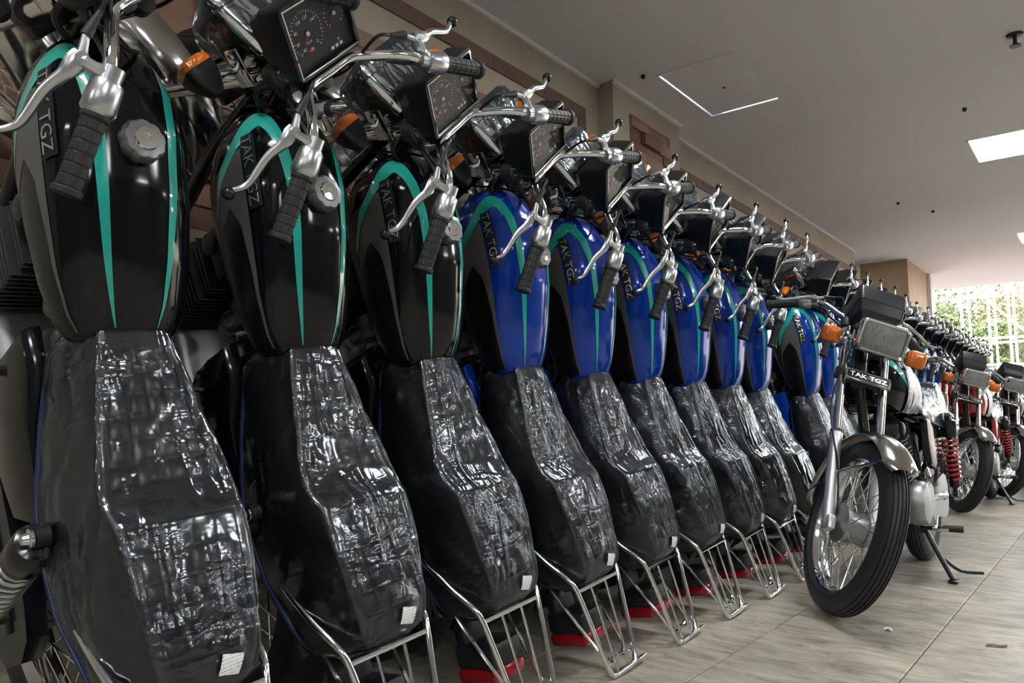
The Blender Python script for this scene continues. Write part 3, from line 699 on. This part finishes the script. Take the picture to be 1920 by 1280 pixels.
arch = [(0.362, 0.425, 0.0015), (0.42, 0.420, 0.0050), (0.52, 0.415, 0.0080), (0.62, 0.411, 0.0098), (0.69, 0.402, 0.011), (0.75, 0.386, 0.013), (0.788, 0.360, 0.017), (0.802, 0.325, 0.019), (0.794, 0.280, 0.018), (0.770, 0.225, 0.014), (0.737, 0.170, 0.010), (0.70, 0.125, 0.007), (0.65, 0.085, 0.004)]
def sheet(rows, off, mirror=False, m=9):
    P = []
    for x, ta, tb in rows:
        P.append([tankP(x, (1-t) if mirror else t, off) for t in np.linspace(ta, tb, m)])
    return G().grid(P)
xs_ = np.linspace(0.365, 0.735, 30); GT = 0.238
blk = [(x, 0.02, float(np.interp(x, [0.35, 0.70, 0.735], [GT, GT, 0.22]))) for x in xs_]
lowb = lambda x: float(np.interp(x, [0.64, 0.70, 0.735, 0.75], [0.095, 0.142, 0.190, 0.225]))
gA = [(x, lowb(x), GT) for x in np.linspace(0.645, 0.748, 14)]
gB = [(x, float(np.interp(x, [0.35, 0.50, 0.60, 0.646], [0.226, 0.218, 0.200, 0.165])), GT) for x in np.linspace(0.365, 0.646, 24)]
gC = [(x, float(np.interp(x, [0.50, 0.646], [0.03, 0.095])), float(np.interp(x, [0.50, 0.60, 0.646], [0.034, 0.085, 0.165]))) for x in np.linspace(0.50, 0.646, 14)]
tsub = []
for mir_ in (False, True):
    tsub.append(('teal_stripe', ribbon(arch, teal, 'teal_stripe', 0.0012, mir_).mesh('teal_stripe', teal)))
    tsub.append(('side_panel', sheet(blk, 0.0006, mir_).mesh('side_panel', blackd)))
    gg = sheet(gA, 0.0010, mir_); h = sheet(gB, 0.0010, mir_); gg.add(h.v, h.f); h = sheet(gC, 0.0010, mir_); gg.add(h.v, h.f)
    tsub.append(('grey_flash', gg.mesh('grey_flash', greyd)))
    # raised badge: dark plate with silver letters
    K = 0.55; pl_ = [(x, 0.246, 0.298) for x in np.linspace(0.618, 0.772, 10)]
    tsub.append(('badge_plate', sheet(pl_, 0.003, mir_).mesh('badge_plate', blackpl)))
    gg = G()
    for txt, hgt, x0, x1, t0 in (('TAK TGZ', 0.020, 0.766, 0.624, 0.253),):
        v, f = text_geo(txt, 1.0); v = v - v.min(0); v[:, 0] /= v[:, 0].max(); v[:, 1] *= hgt/v[:, 1].max()
        if not mir_: gg.add([tankP(x0 + (x1-x0)*q[0], t0 + q[1]/K, 0.0055) for q in v], f)
        else: gg.add([tankP(x1 + (x0-x1)*q[0], 1-(t0 + q[1]/K), 0.0055) for q in v], f)
    tsub.append(('badge_letters', gg.mesh('badge_letters', badgem, smooth=False)))
# scalloped filler cap with chrome lock
cz = tankP(0.628, 0.5)[2]; g = G(); rings = []
nrm = Vector((-0.16, 0, 1)).normalized()
for r, h in ((0.030, -0.004), (0.0335, 0.004), (0.0335, 0.018), (0.030, 0.024), (0.020, 0.026)):
    ring = []
    for k in range(64):
        a = 2*PI*k/64; rr = r + (0.0035*abs(math.cos(4.5*a))**0.7 - 0.002 if r > 0.029 else 0)
        ring.append((0.628 + rr*math.cos(a) - 0.16*h, rr*math.sin(a), cz + h + 0.16*rr*math.cos(a)))
    rings.append(ring)
g.loft(rings); capme = g.mesh('fuel_cap', capm)
lock = G().lathe([(0.021, 0.020), (0.021, 0.026), (0.018, 0.030), (0.007, 0.031), (0.007, 0.028), (0.0, 0.028)], (0.628, 0, cz), (-0.16, 0, 1), 20).mesh('cap_lock', chrome)
tsub += [('fuel_cap', capme), ('cap_lock', lock)]
P = []
for x in np.linspace(0.358, 0.735, 40):
    row = []
    for tt in np.linspace(0.0, 1.0, 60):
        q = tankP(x, tt); w1 = abs(noise.noise(Vector((x*22, q[1]*18, q[2]*18))))
        row.append(tankP(x, tt, 0.005 + 0.008*w1))
    P.append(row)
tsub.append(('tank_film', G().grid(P).mesh('tank_film', film, ang=180)))
part('fuel_tank', tank_me, 'body', tsub, key='tank')

# ---- seat: quilted vinyl, clear film, sticker
SXs = [-0.222, -0.216, -0.205, -0.185, -0.15, -0.05, 0.045, 0.075, 0.10, 0.15, 0.25, 0.360, 0.370, 0.377, 0.380]
SWt = [0.040, 0.052, 0.062, 0.070, 0.078, 0.090, 0.097, 0.099, 0.097, 0.090, 0.074, 0.053, 0.050, 0.046, 0.040]
SZt = [0.735, 0.757, 0.776, 0.790, 0.798, 0.799, 0.792, 0.772, 0.762, 0.757, 0.755, 0.753, 0.749, 0.738, 0.715]
SWb = [0.052, 0.066, 0.078, 0.092, 0.104, 0.122, 0.126, 0.126, 0.125, 0.120, 0.106, 0.088, 0.084, 0.078, 0.068]
SZb = [0.690, 0.678, 0.668, 0.655, 0.640, 0.612, 0.600, 0.600, 0.601, 0.605, 0.622, 0.652, 0.660, 0.668, 0.680]
def sm(x, Y_): h = 0.008; return (np.interp(x-h, SXs, Y_)+2*np.interp(x, SXs, Y_)+np.interp(x+h, SXs, Y_))/4
def seatP(x, s):
    """s 0..1 from left base over the top to right base"""
    wt, zt, wb, zb = sm(x, SWt), sm(x, SZt), sm(x, SWb), sm(x, SZb); sg = 1
    if s > 0.5: s = 1-s; sg = -1
    r = 0.011; ey, ez = wt + 0.004, zt - r
    if s < 0.22:
        q = s/0.22; y = wb + (ey-wb)*q + 0.006*math.sin(PI*q); z = zb + (ez-zb)*q
    elif s < 0.28:
        a = (s-0.22)/0.06*PI/2; y = ey - r + r*math.cos(a); z = ez + r*math.sin(a)
    else:
        q = (s-0.28)/0.22; y = (ey-r)*(1-q); z = zt + 0.005*(1-(1-q)**2)
    return x, y*sg, z, wt
def quilt(x, y, wt):
    u = y/(wt-0.014)
    def reg(x0, x1, rows):
        if not (x0 < x < x1) or abs(u) >= 1.0: return 0.0
        fu = (u+1)*2 % 1.0; fv = (x-x0)/(x1-x0)*rows % 1.0
        return -0.0060*(1 - (math.sin(PI*fu)*math.sin(PI*fv))**0.32)
    return reg(0.105, 0.325, 6) + reg(-0.160, 0.040, 5)
gx = np.linspace(-0.222, 0.380, 190); gs = np.concatenate([np.linspace(0, 0.22, 8)[:-1], np.linspace(0.22, 0.28, 5)[:-1], np.linspace(0.28, 0.72, 66), np.linspace(0.72, 0.78, 5)[1:], np.linspace(0.78, 1, 8)[1:]])
P = []
for x in gx:
    row = []
    for s in gs:
        a, y, z, wt = seatP(x, s)
        if 0.28 <= s <= 0.72: z += quilt(x, y, wt)
        row.append((a, y, z))
    P.append(row)
seat_me = G().loft(P).mesh('seat', vinyl, ang=60)
fx = np.linspace(-0.226, 0.384, 110); fs2 = np.linspace(0.0, 1.0, 84); P = []
for x in fx:
    row = []
    for s in fs2:
        a, y, z, wt = seatP(min(max(x, -0.222), 0.380), s)
        c = Vector((0, y, z-0.66)); nn = c.normalized() if c.length > 1e-4 else Vector((0, 0, 1))
        v = Vector((a*7 + y*4, y*16, z*12)); w1 = abs(noise.noise(v)); v2 = Vector((a*24 - y*20, y*30+a*14, z*30)); w2 = abs(noise.noise(v2))
        o = 0.0026 + 0.008*w1*(0.4 if 0.3 < s < 0.7 else 1.2) + 0.002*w2
        row.append((x, y + nn.y*o, z + nn.z*o))
    P.append(row)
film_me = G().loft(P).mesh('seat_film', film, ang=180)
g = G()
for s in (1, -1): g.tube([(x, s*(sm(x, SWb)+0.004), sm(x, SZb)-0.003) for x in np.linspace(-0.20, 0.36, 36)], 0.0042, 6)
trim_me = g.mesh('seat_trim', bluefilm)
def topz(x, y): wt = sm(x, SWt); return sm(x, SZt) + 0.005*(1-(y/wt)**2)
sg_ = []; 
for u in np.linspace(-1, 1, 4):
    row = []
    for v in np.linspace(-1, 1, 5):
        x = -0.182 + 0.0135*u + 0.004*v; y = -0.022 + 0.017*v - 0.004*u; row.append((x, y, topz(x, y)+0.009))
    sg_.append(row)
stick_me = G().grid(sg_).mesh('sticker', stickm)
part('seat', seat_me, 'body', [('plastic_film', film_me), ('trim_strip', trim_me), ('sticker', stick_me)], key='seat')

# ---- chrome rear rack
rs = []
for s in (1, -1):
    p = spline([(0.02, s*0.112, 0.600), (-0.06, s*0.114, 0.640), (-0.14, s*0.112, 0.705), (-0.190, s*0.104, 0.747), (-0.225, s*0.095, 0.757), (-0.33, s*0.078, 0.757), (-0.405, s*0.066, 0.757), (-0.437, s*0.056, 0.757), (-0.4435, s*0.040, 0.757), (-0.4435, s*0.0, 0.757)], 6)
    rs.append(('side_rail', G().tube(p, 0.0068, 10).mesh('side_rail', chrome)))
rs.append(('cross_bar', G().tube([(-0.226, 0.095, 0.757), (-0.226, -0.095, 0.757)], 0.0055, 8).mesh('cross_bar', chrome)))
for y in (-0.03, 0.03):
    rs.append(('slat_rod', G().tube(spline([(-0.226, y*1.1, 0.757), (-0.33, y, 0.757), (-0.415, y*0.9, 0.757), (-0.440, y*0.9, 0.755)], 4), 0.0036, 7).mesh('slat_rod', chrome)))
rs.append(('cross_bar', G().tube([(-0.415, 0.060, 0.750), (-0.415, -0.060, 0.750)], 0.0036, 7).mesh('rear_bar', chrome)))
lowloop = spline([(-0.12, 0.075, 0.62), (-0.22, 0.072, 0.665), (-0.36, 0.055, 0.725), (-0.405, 0.04, 0.742), (-0.405, -0.04, 0.742), (-0.36, -0.055, 0.725), (-0.22, -0.072, 0.665), (-0.12, -0.075, 0.62)], 5)
rack_me = G().tube(lowloop, 0.0042, 7).box((-0.445, -0.045, 0.750), (0.006, 0.14, 0.012), 0.0015).mesh('rack_base', chrome)
part('rear_rack', rack_me, 'body', rs)

# ---- tail light
g = G().box((-0.305, 0, 0.655), (0.055, 0.105, 0.115), 0.012, 2, Matrix.Rotation(math.radians(-8), 3, 'Y'))
g.box((-0.26, 0, 0.62), (0.09, 0.09, 0.03), 0.008)
lz = G().box((-0.345, 0, 0.650), (0.034, 0.112, 0.112), 0.011, 2, Matrix.Rotation(math.radians(-8), 3, 'Y')).mesh('tail_lens', redlens)
part('tail_light', g.mesh('tail_housing', blackpl), 'body', [('lens', lz)])

# ---- frame
g = G()
hd = np.array(S0); axv = np.array([-math.sin(RK), 0, math.cos(RK)])
g.tube([hd + axv*0.03, hd - axv*0.14], 0.028, 14)
g.tube(spline([hd - axv*0.02, (0.82, 0, 0.76), (0.55, 0, 0.66), (0.38, 0, 0.62)], 5), 0.019, 10)
g.tube(spline([hd - axv*0.11, (0.90, 0, 0.55), (0.80, 0, 0.28), (0.72, 0, 0.20)], 5), 0.018, 10)
for s in (1, -1):
    g.tube(spline([(0.42, s*0.03, 0.635), (0.30, s*0.085, 0.60), (0.05, s*0.098, 0.595), (-0.20, s*0.085, 0.625)], 5), 0.011, 8)
    g.tube(spline([(0.40, s*0.04, 0.62), (0.38, s*0.07, 0.45), (0.40, s*0.08, 0.26), (0.50, s*0.09, 0.19)], 5), 0.012, 8)
    g.tube([(0.37, s*0.08, 0.40), (0.10, s*0.098, 0.595)], 0.010, 8)
g.tube([(-0.16, 0.085, 0.62), (-0.16, -0.085, 0.62)], 0.010, 8)
part('frame', g.mesh('frame', frameb), 'body')
g = G()
for s in (1, -1): g.tube([(0.42, s*0.085, 0.30), (-0.02, s*0.098, 0.29)], 0.015, 10); g.box((-0.01, s*0.098, 0.29), (0.06, 0.012, 0.036), 0.003)
g.tube([(0.42, 0.09, 0.30), (0.42, -0.09, 0.30)], 0.018, 10)
cc = [(0.42*t, 0.083, 0.29 + dz) for t, dz in ((1.05, 0.045), (0.5, 0.075), (0.0, 0.105))]
rings = []
for x, hz in ((0.46, 0.040), (0.40, 0.058), (0.2, 0.072), (0.0, 0.098), (-0.06, 0.085), (-0.095, 0.04)): rings.append([(x, 0.064, 0.29-hz), (x, 0.064, 0.29+hz), (x, 0.098, 0.29+hz), (x, 0.098, 0.29-hz)])
part('swingarm', g.mesh('swingarm', frameb), 'body', [('chain_case', G().loft(rings).mesh('chain_case', blackgl))])

# ---- rear shocks
for s in (1, -1):
    t_, b_ = np.array([0.075, s*0.142, 0.645]), np.array([-0.005, s*0.142, 0.300]); d = (b_-t_); L = np.linalg.norm(d); d /= L
    body = G().tube([t_, b_], 0.010, 10); body.lathe([(0.012, L*0.52), (0.021, L*0.54), (0.021, L*0.90), (0.012, L*0.93)], t_, d, 16)
    for q in (t_, b_): body.lathe([(0.006, -0.010), (0.016, -0.010), (0.016, 0.010), (0.006, 0.010)], q, (0, 1, 0), 14)
    capg = G().lathe([(0.012, 0.012), (0.030, 0.018), (0.033, 0.028), (0.033, 0.085), (0.030, 0.09), (0.012, 0.09)], t_, d, 20)
    u = np.cross(d, (0, 1.0, 0)); u /= np.linalg.norm(u); w = np.cross(d, u)
    hx = [t_ + d*(0.085 + (L*0.80-0.085)*k/110) + 0.0275*(math.cos(2*PI*k*9/110)*u + math.sin(2*PI*k*9/110)*w) for k in range(111)]
    bolt = G().lathe([(0, 0.026), (0.008, 0.026), (0.010, 0.018), (0.015, 0.016), (0.015, 0.012), (0, 0.012)], t_, (0, s, 0), 12)
    part('shock_absorber', body.mesh('shock_body', blackpl), 'body', [('top_cover', capg.mesh('shock_cover', blackgl)),
         ('spring', {'black': G().tube(hx, 0.0042, 6).mesh('spring', springm), 'red': G().tube(hx, 0.0052, 6).mesh('spring_red', redspring)}), ('bolt', bolt.mesh('shock_bolt', chrome))], key='shock')

# ---- engine
g = G()
g.box((0.50, 0, 0.30), (0.34, 0.16, 0.16), 0.03, 3)
for s, r0 in ((1, 0.085), (-1, 0.09)):
    g.lathe([(0.0, 0), (r0*0.96, 0.0), (r0, 0.01), (r0, 0.045), (r0*0.9, 0.058), (r0*0.4, 0.064), (0, 0.064)], (0.575, s*0.075, 0.305), (0, s, 0), 32)
    g.lathe([(0.0, 0), (0.070, 0.0), (0.070, 0.035), (0.06, 0.045), (0, 0.048)], (0.42, s*0.075, 0.31), (0, s, 0), 28)
    for k in range(6):
        a = 2*PI*k/6; g.lathe([(0, 0), (0.005, 0), (0.005, 0.005), (0, 0.005)], (0.575+r0*0.88*math.cos(a), s*0.13, 0.305+r0*0.88*math.sin(a)), (0, s, 0), 6)
fins = []
ca = np.array([0.10, 0, 1.0]); ca /= np.linalg.norm(ca); Rf = Matrix.Rotation(math.atan2(0.10, 1.0), 3, 'Y')
for k in range(11):
    c = np.array([0.615, 0, 0.395]) + ca*(0.0155*k)
    wx = 0.145 if k < 9 else 0.13
    fins.append(('fin', G().box(c, (wx, 0.175 if k < 9 else 0.15, 0.0042), 0.0012, 1, Rf).mesh('fin', castd)))
barrel = G().lathe([(0.052, 0), (0.052, 0.175), (0.045, 0.18)], (0.615, 0, 0.38), ca, 20)
barrel.box(np.array([0.615, 0, 0.395]) + ca*0.20, (0.12, 0.14, 0.055), 0.016, 2, Rf)
for s in (-1, 1): barrel.lathe([(0, 0), (0.022, 0), (0.024, 0.006), (0.024, 0.016), (0.016, 0.02), (0, 0.02)], np.array([0.635, s*0.065, 0.395]) + ca*0.20, (0, s, 0), 16)
part('engine', g.mesh('crankcase', cast), 'body', [('barrel', barrel.mesh('barrel', castd))] + fins)
g = G().lathe([(0.028, 0), (0.030, 0.01), (0.024, 0.03), (0.030, 0.05), (0.030, 0.06)], (0.545, 0, 0.55), (-1, 0, 0.05), 16)
g.tube([(0.515, 0, 0.60), (0.515, 0, 0.49)], 0.024, 14); g.tube([(0.515, 0, 0.495), (0.515, 0, 0.465)], [0.03, 0.022], 14)
part('carburettor', g.mesh('carburettor', cast), 'body')
g = G().box((0.37, 0, 0.50), (0.16, 0.13, 0.17), 0.03, 3); g.tube([(0.46, 0, 0.55), (0.42, 0, 0.55)], 0.028, 12)
part('air_box', g.mesh('air_box', blackpl), 'body')
# side covers
def cover(s):
    out = [(0.415, 0.635), (0.405, 0.52), (0.36, 0.44), (0.24, 0.42), (0.13, 0.47), (0.10, 0.56), (0.14, 0.592), (0.26, 0.60), (0.34, 0.635)]
    ins = [(0.26+(x-0.26)*0.82, 0.525+(z-0.525)*0.80) for x, z in out]
    return G().loft([[(x, s*0.092, z) for x, z in out], [(x, s*0.108, z) for x, z in out], [(0.26+(x-0.26)*0.95, s*0.120, 0.525+(z-0.525)*0.94) for x, z in out], [(x, s*0.124, z) for x, z in ins]])
for s in (1, -1):
    part('side_cover', {k: cover(s).mesh('side_cover_'+k, m, ang=30) for k, m in (('black', paint_black), ('blue', paint_blue), ('red', paint_red))}, 'body', key='cover')
# exhaust (right), pegs, pedals
g = G().tube(spline([(0.67, -0.02, 0.52), (0.755, -0.04, 0.50), (0.775, -0.10, 0.34), (0.70, -0.135, 0.19), (0.50, -0.145, 0.17), (0.32, -0.150, 0.20)], 6), 0.017, 12)
g.tube(spline([(0.34, -0.150, 0.195), (0.28, -0.152, 0.205), (0.0, -0.160, 0.255), (-0.20, -0.164, 0.285), (-0.235, -0.165, 0.291)], 5), [0.018]*3+[0.030]*3+[0.034]*13+[0.028, 0.014], 16)
part('exhaust', g.mesh('exhaust', chrome), 'body')
for s in (1, -1):
    g = G().tube([(0.50, s*0.09, 0.20), (0.50, s*0.165, 0.205)], 0.008, 8)
    pg = G().tube([(0.50, s*0.165, 0.205), (0.50, s*0.235, 0.205)], 0.0135, 10).mesh('peg_rubber', rubber)
    part('foot_peg', g.mesh('peg_bar', frameb), 'body', [('peg_rubber', pg)])
g = G().tube(spline([(0.44, 0.135, 0.245), (0.56, 0.150, 0.215), (0.63, 0.155, 0.215), (0.63, 0.205, 0.215)], 4), 0.006, 8)
part('gear_pedal', g.mesh('gear_pedal', chrome), 'body')
g = G().tube(spline([(0.42, -0.14, 0.30), (0.40, -0.17, 0.36), (0.34, -0.175, 0.47), (0.34, -0.24, 0.475)], 5), 0.008, 8)
part('kick_starter', g.mesh('kick_starter', chrome), 'body')
# side stand in its parked position (bike leaning left)
LEAN = math.radians(-0.8)
def gz(y): return y*math.tan(LEAN)
g = G().tube([(0.46, 0.085, 0.215), (0.475, 0.125, 0.13), (0.50, 0.185, gz(0.185)+0.016)], 0.010, 10)
g.box((0.50, 0.188, gz(0.188)+0.009), (0.055, 0.034, 0.010), 0.003, 2, Matrix.Rotation(LEAN, 3, 'X'))
g.tube(spline([(0.47, 0.15, 0.085), (0.41, 0.20, gz(0.20)+0.035), (0.33, 0.265, gz(0.265)+0.022)], 4), 0.0065, 8)
part('side_stand', g.mesh('side_stand', frameb), 'body', key='stand')

def make_bike(matrix, colour, phi, label, group, parked=False, spring='black', fine_spokes=False):
    e = bpy.data.objects.new('motorcycle', None); COL.objects.link(e); e.empty_display_size = 0.1
    e.matrix_world = matrix; e['label'] = label; e['category'] = 'motorcycle'
    if group: e['group'] = group
    SM = steer_matrix(phi); I = Matrix.Identity(4)
    def pick(m): return m if not isinstance(m, dict) else m.get(colour, m.get(spring, list(m.values())[0]))
    for name, me, frame, subs, o in PARTS:
        if o.get('key') == 'stand' and not parked: continue
        p = obj(name, pick(me), e, SM if frame == 'steer' else I)
        for sname, sme, *k in subs:
            if isinstance(sme, dict): sme = sme[spring]
            if sname == 'spokes' and fine_spokes:
                for q in (FSPOKES if o['key'] == 'fw' else RSPOKES): obj('spoke', q, p)
                continue
            if sname == 'plastic_film' and o['key'] == 'hl' and parked: continue
            if sname == 'tank_film' and not parked: continue
            c = obj(sname, sme, p)
            if k: c['kind'] = k[0]
    return e

# ---- the upended row: bikes stand on rack and rear tyre, noses up, leaning on the wall
TH, AL = math.radians(73), math.radians(5.8)
def stored_matrix(i, dth=0.0, dal=0.0, dy=0.0):
    th = TH + dth; R = Matrix.Rotation(AL + dal, 3, 'X')
    F = R @ Vector((-math.cos(th), 0, math.sin(th))); L = R @ Vector((0, -1, 0)); U = R @ Vector((math.sin(th), 0, math.cos(th)))
    m = Matrix((F, L, U)).transposed().to_4x4()
    m.translation = Vector((-1.0, 0.6256 + 0.3513*i + dy, 0.003)) - (m.to_3x3() @ Vector((-0.45, 0, 0.75)))
    return m
G1 = 'motorcycles stood on end along the wall'
LAB = {0: 'black motorcycle stood on end, nearest and largest in the row, grey fuel cap fully visible',
       1: 'black motorcycle stood on end, second in the row, between two other black ones',
       2: 'black motorcycle stood on end right beside the first blue one in the row',
       3: 'blue motorcycle stood on end, nearest of the blue ones, beside the last black one',
       4: 'blue motorcycle stood on end, second of the blue ones in the row',
       5: 'blue motorcycle stood on end, third of the blue ones in the row',
       6: 'blue motorcycle stood on end, fourth of the blue ones in the row',
       7: 'blue motorcycle stood on end, fifth of the blue ones in the row',
       8: 'blue motorcycle stood on end, last blue one before the gap in the row',
       10: 'blue motorcycle stood on end just past the gap, beside the parked black motorcycle'}
FARL = 'motorcycle stood on end in the far part of the row behind the parked black motorcycle'
PHI = math.radians(40.5)
for i in range(0, 27):
    if i == 9: continue
    colour = 'black' if i < 3 else 'blue' if i < 15 else rnd.choice(('blue', 'black', 'blue', 'red'))
    dphi = {0: 0.02, 1: 0.01, 2: 0.02, 3: 0.0}.get(i, rnd.uniform(-0.05, 0.04))
    mtx = stored_matrix(i, 0 if i < 4 else rnd.uniform(-0.006, 0.006), 0 if i < 4 else rnd.uniform(-0.008, 0.008), 0 if i < 4 else rnd.uniform(-0.008, 0.008) + (0.03 if i == 10 else 0))
    make_bike(mtx, colour, PHI + dphi, LAB.get(i, FARL), G1, fine_spokes=False)

# ---- bikes parked on their side stands in the aisle, facing the camera
def parked_matrix(x, y, heading, lean=LEAN):
    F = Vector((math.cos(heading), math.sin(heading), 0)); L = Vector((-F.y, F.x, 0)); R = Matrix.Rotation(-lean, 3, F)
    U = R @ Vector((0, 0, 1)); L = R @ L
    m = Matrix((F, L, U)).transposed().to_4x4(); m.translation = Vector((x, y, 0.0)) + U*0.0 ; return m
G2 = 'motorcycles parked on side stands in the aisle'
make_bike(parked_matrix(-0.718, 3.88, math.radians(-90)), 'black', math.radians(42), 'black motorcycle parked upright in the aisle with its headlight and front wheel facing us', G2, True, 'red', True)
make_bike(parked_matrix(-0.83, 7.20, math.radians(-90)), 'red', math.radians(34), 'red motorcycle parked upright in the aisle right behind the black parked one', G2, True, 'red')
make_bike(parked_matrix(-0.72, 8.62, math.radians(-90)), 'black', math.radians(34), 'third parked motorcycle in the aisle, its front wheel at the right edge of the photo', G2, True)
make_bike(parked_matrix(-0.66, 10.2, math.radians(-90)), 'blue', math.radians(30), 'farthest parked motorcycle in the aisle, mostly hidden behind the others', G2, True)

# ================================================================== OUTSIDE
paving = M('outdoor_paving', (0.40, 0.33, 0.30), 0.85, colnoise=(0.8, (0.34, 0.28, 0.26)))
bx('floor_yard', (-40, 13.4, -0.30), (60, 70, -0.02), paving, kind='structure')
bx('floor_street', (XR+0.25, -40, -0.30), (60, 13.39, -0.02), paving, kind='structure')
galv = M('galvanised_pipe', (0.72, 0.70, 0.66), 0.5, 0.3)
def pole_thing(name, label, cat, group, pts, r):
    return obj(name, G().tube(pts, r, 8).mesh(name, galv), label=label, category=cat, group=group)
# pale pipe scaffold in the yard
sc = bpy.data.objects.new('scaffold', None); COL.objects.link(sc); sc.location = (-3.0, 18, 0); sc['label'] = 'pale pipe scaffold standing in the sunny yard behind the hall'; sc['category'] = 'scaffold'
for dy in (0.0, 1.1):
    for x in (-0.05, 0.62, 1.10, 1.45, 1.78, 2.4): obj('upright', G().tube([(x, dy, 0.0), (x, dy, 3.5 if x > 0.9 else 3.75)], 0.026, 8).mesh('upright', galv), sc)
    for z, x0, x1 in ((3.33, -0.3, 1.3), (2.30, 0.5, 2.6), (1.75, -0.3, 2.6), (0.9, -0.3, 2.6)): obj('ledger', G().tube([(x0, dy, z), (x1, dy, z)], 0.026, 8).mesh('ledger', galv), sc)
    obj('brace', G().tube([(1.0, dy, 3.2), (1.75, dy, 2.35)], 0.022, 8).mesh('brace', galv), sc)
for x in (-0.05, 1.10, 2.4):
    for z in (3.33, 2.30): obj('transom', G().tube([(x, 0, z), (x, 1.1, z)], 0.024, 8).mesh('transom', galv), sc)
barkm = M('bark', (0.16, 0.12, 0.085), 0.9)
leafms = [M('leaf_%s' % s, c, 0.6) for s, c in (('yellow_green', (0.34, 0.36, 0.14)), ('green', (0.22, 0.28, 0.11)), ('olive', (0.36, 0.31, 0.16)))]
def crown_mesh(seed, n, rx, ry, rz, mat):
    r = random.Random(seed); v = []; f = []
    lobes = [(r.uniform(-.6, .6)*rx, r.uniform(-.6, .6)*ry, r.uniform(-.6, .7)*rz, r.uniform(.28, .5)) for _ in range(14)]
    for _ in range(n):
        L = r.choice(lobes); d = Vector((r.gauss(0, 1), r.gauss(0, 1), r.gauss(0, 1))).normalized() * (r.random()**0.35)
        c = Vector((L[0]+d.x*rx*L[3], L[1]+d.y*ry*L[3], L[2]+d.z*rz*L[3])); s = r.uniform(0.05, 0.10)
        a = Vector((r.gauss(0, 1), r.gauss(0, 1), r.gauss(0, 1))).normalized(); b = a.orthogonal().normalized()
        k = len(v); v += [c-a*s, c+b*s*0.5, c+a*s, c-b*s*0.5]; f.append((k, k+1, k+2, k+3))
    me = bpy.data.meshes.new('foliage'); me.from_pydata([tuple(p) for p in v], [], f); me.materials.append(mat); return me
def tree(x, y, h, rx, rz, seed, mat, label):
    e = bpy.data.objects.new('tree', None); COL.objects.link(e); e.location = (x, y, 0); e['label'] = label; e['category'] = 'tree'; e['group'] = 'trees behind the scaffold'
    obj('trunk', G().tube(spline([(0, 0, -0.03), (0.05, 0.03, h*0.35), (-0.04, 0, h*0.75)], 4), [0.12]*4+[0.09]*4+[0.05], 8).mesh('trunk', barkm), e)
    c = obj('foliage', crown_mesh(seed, 5200, rx, rx, rz, mat), e); c.location = (0, 0, h - rz*0.9); c['kind'] = 'stuff'
TL = ('leafy yellow-green tree just right of the stone pillar', 'green tree behind the middle of the scaffold', 'olive tree behind the right end of the scaffold', 'tall tree at the right edge beyond the ceiling line', 'low bushy tree between the scaffold uprights', 'far tree mostly hidden by the stone pillar')
for k, (x, y, h, rx, rz) in enumerate(((-5.2, 26, 5.4, 1.9, 1.9), (-3.4, 28, 5.0, 2.0, 1.8), (-1.6, 27, 4.9, 1.9, 1.9), (0.6, 29, 5.6, 2.2, 2.2), (-2.6, 24.5, 3.4, 1.3, 1.3), (-8.0, 29, 5.5, 2.2, 2.2))):
    tree(x, y, h, rx, rz, 30+k, leafms[k % 3], TL[k])
bx('wall_yard', (-30, 34, -0.02), (30, 34.3, 3.0), M('yard_wall', (0.62, 0.55, 0.46), 0.85), kind='structure')

# litter on the floor
scrapm = M('scrap_red', (0.20, 0.05, 0.045), 0.7)
obj('plastic_scrap', G().grid([[(-0.325+0.016*i, 2.51+0.008*j+0.006*i, 0.0022+0.003*((i+j) % 2)) for j in range(3)] for i in range(4)]).mesh('plastic_scrap', scrapm), label='small dark red scrap lying on the tiles in the foreground', category='litter')
obj('paper_scrap', G().grid([[(-0.585+0.012*i, 2.50+0.012*j, 0.0022+0.006*((i+j) % 2)) for j in range(3)] for i in range(3)]).mesh('paper_scrap', white_print), label='tiny white paper scrap on the tiles below the front wheel', category='litter')
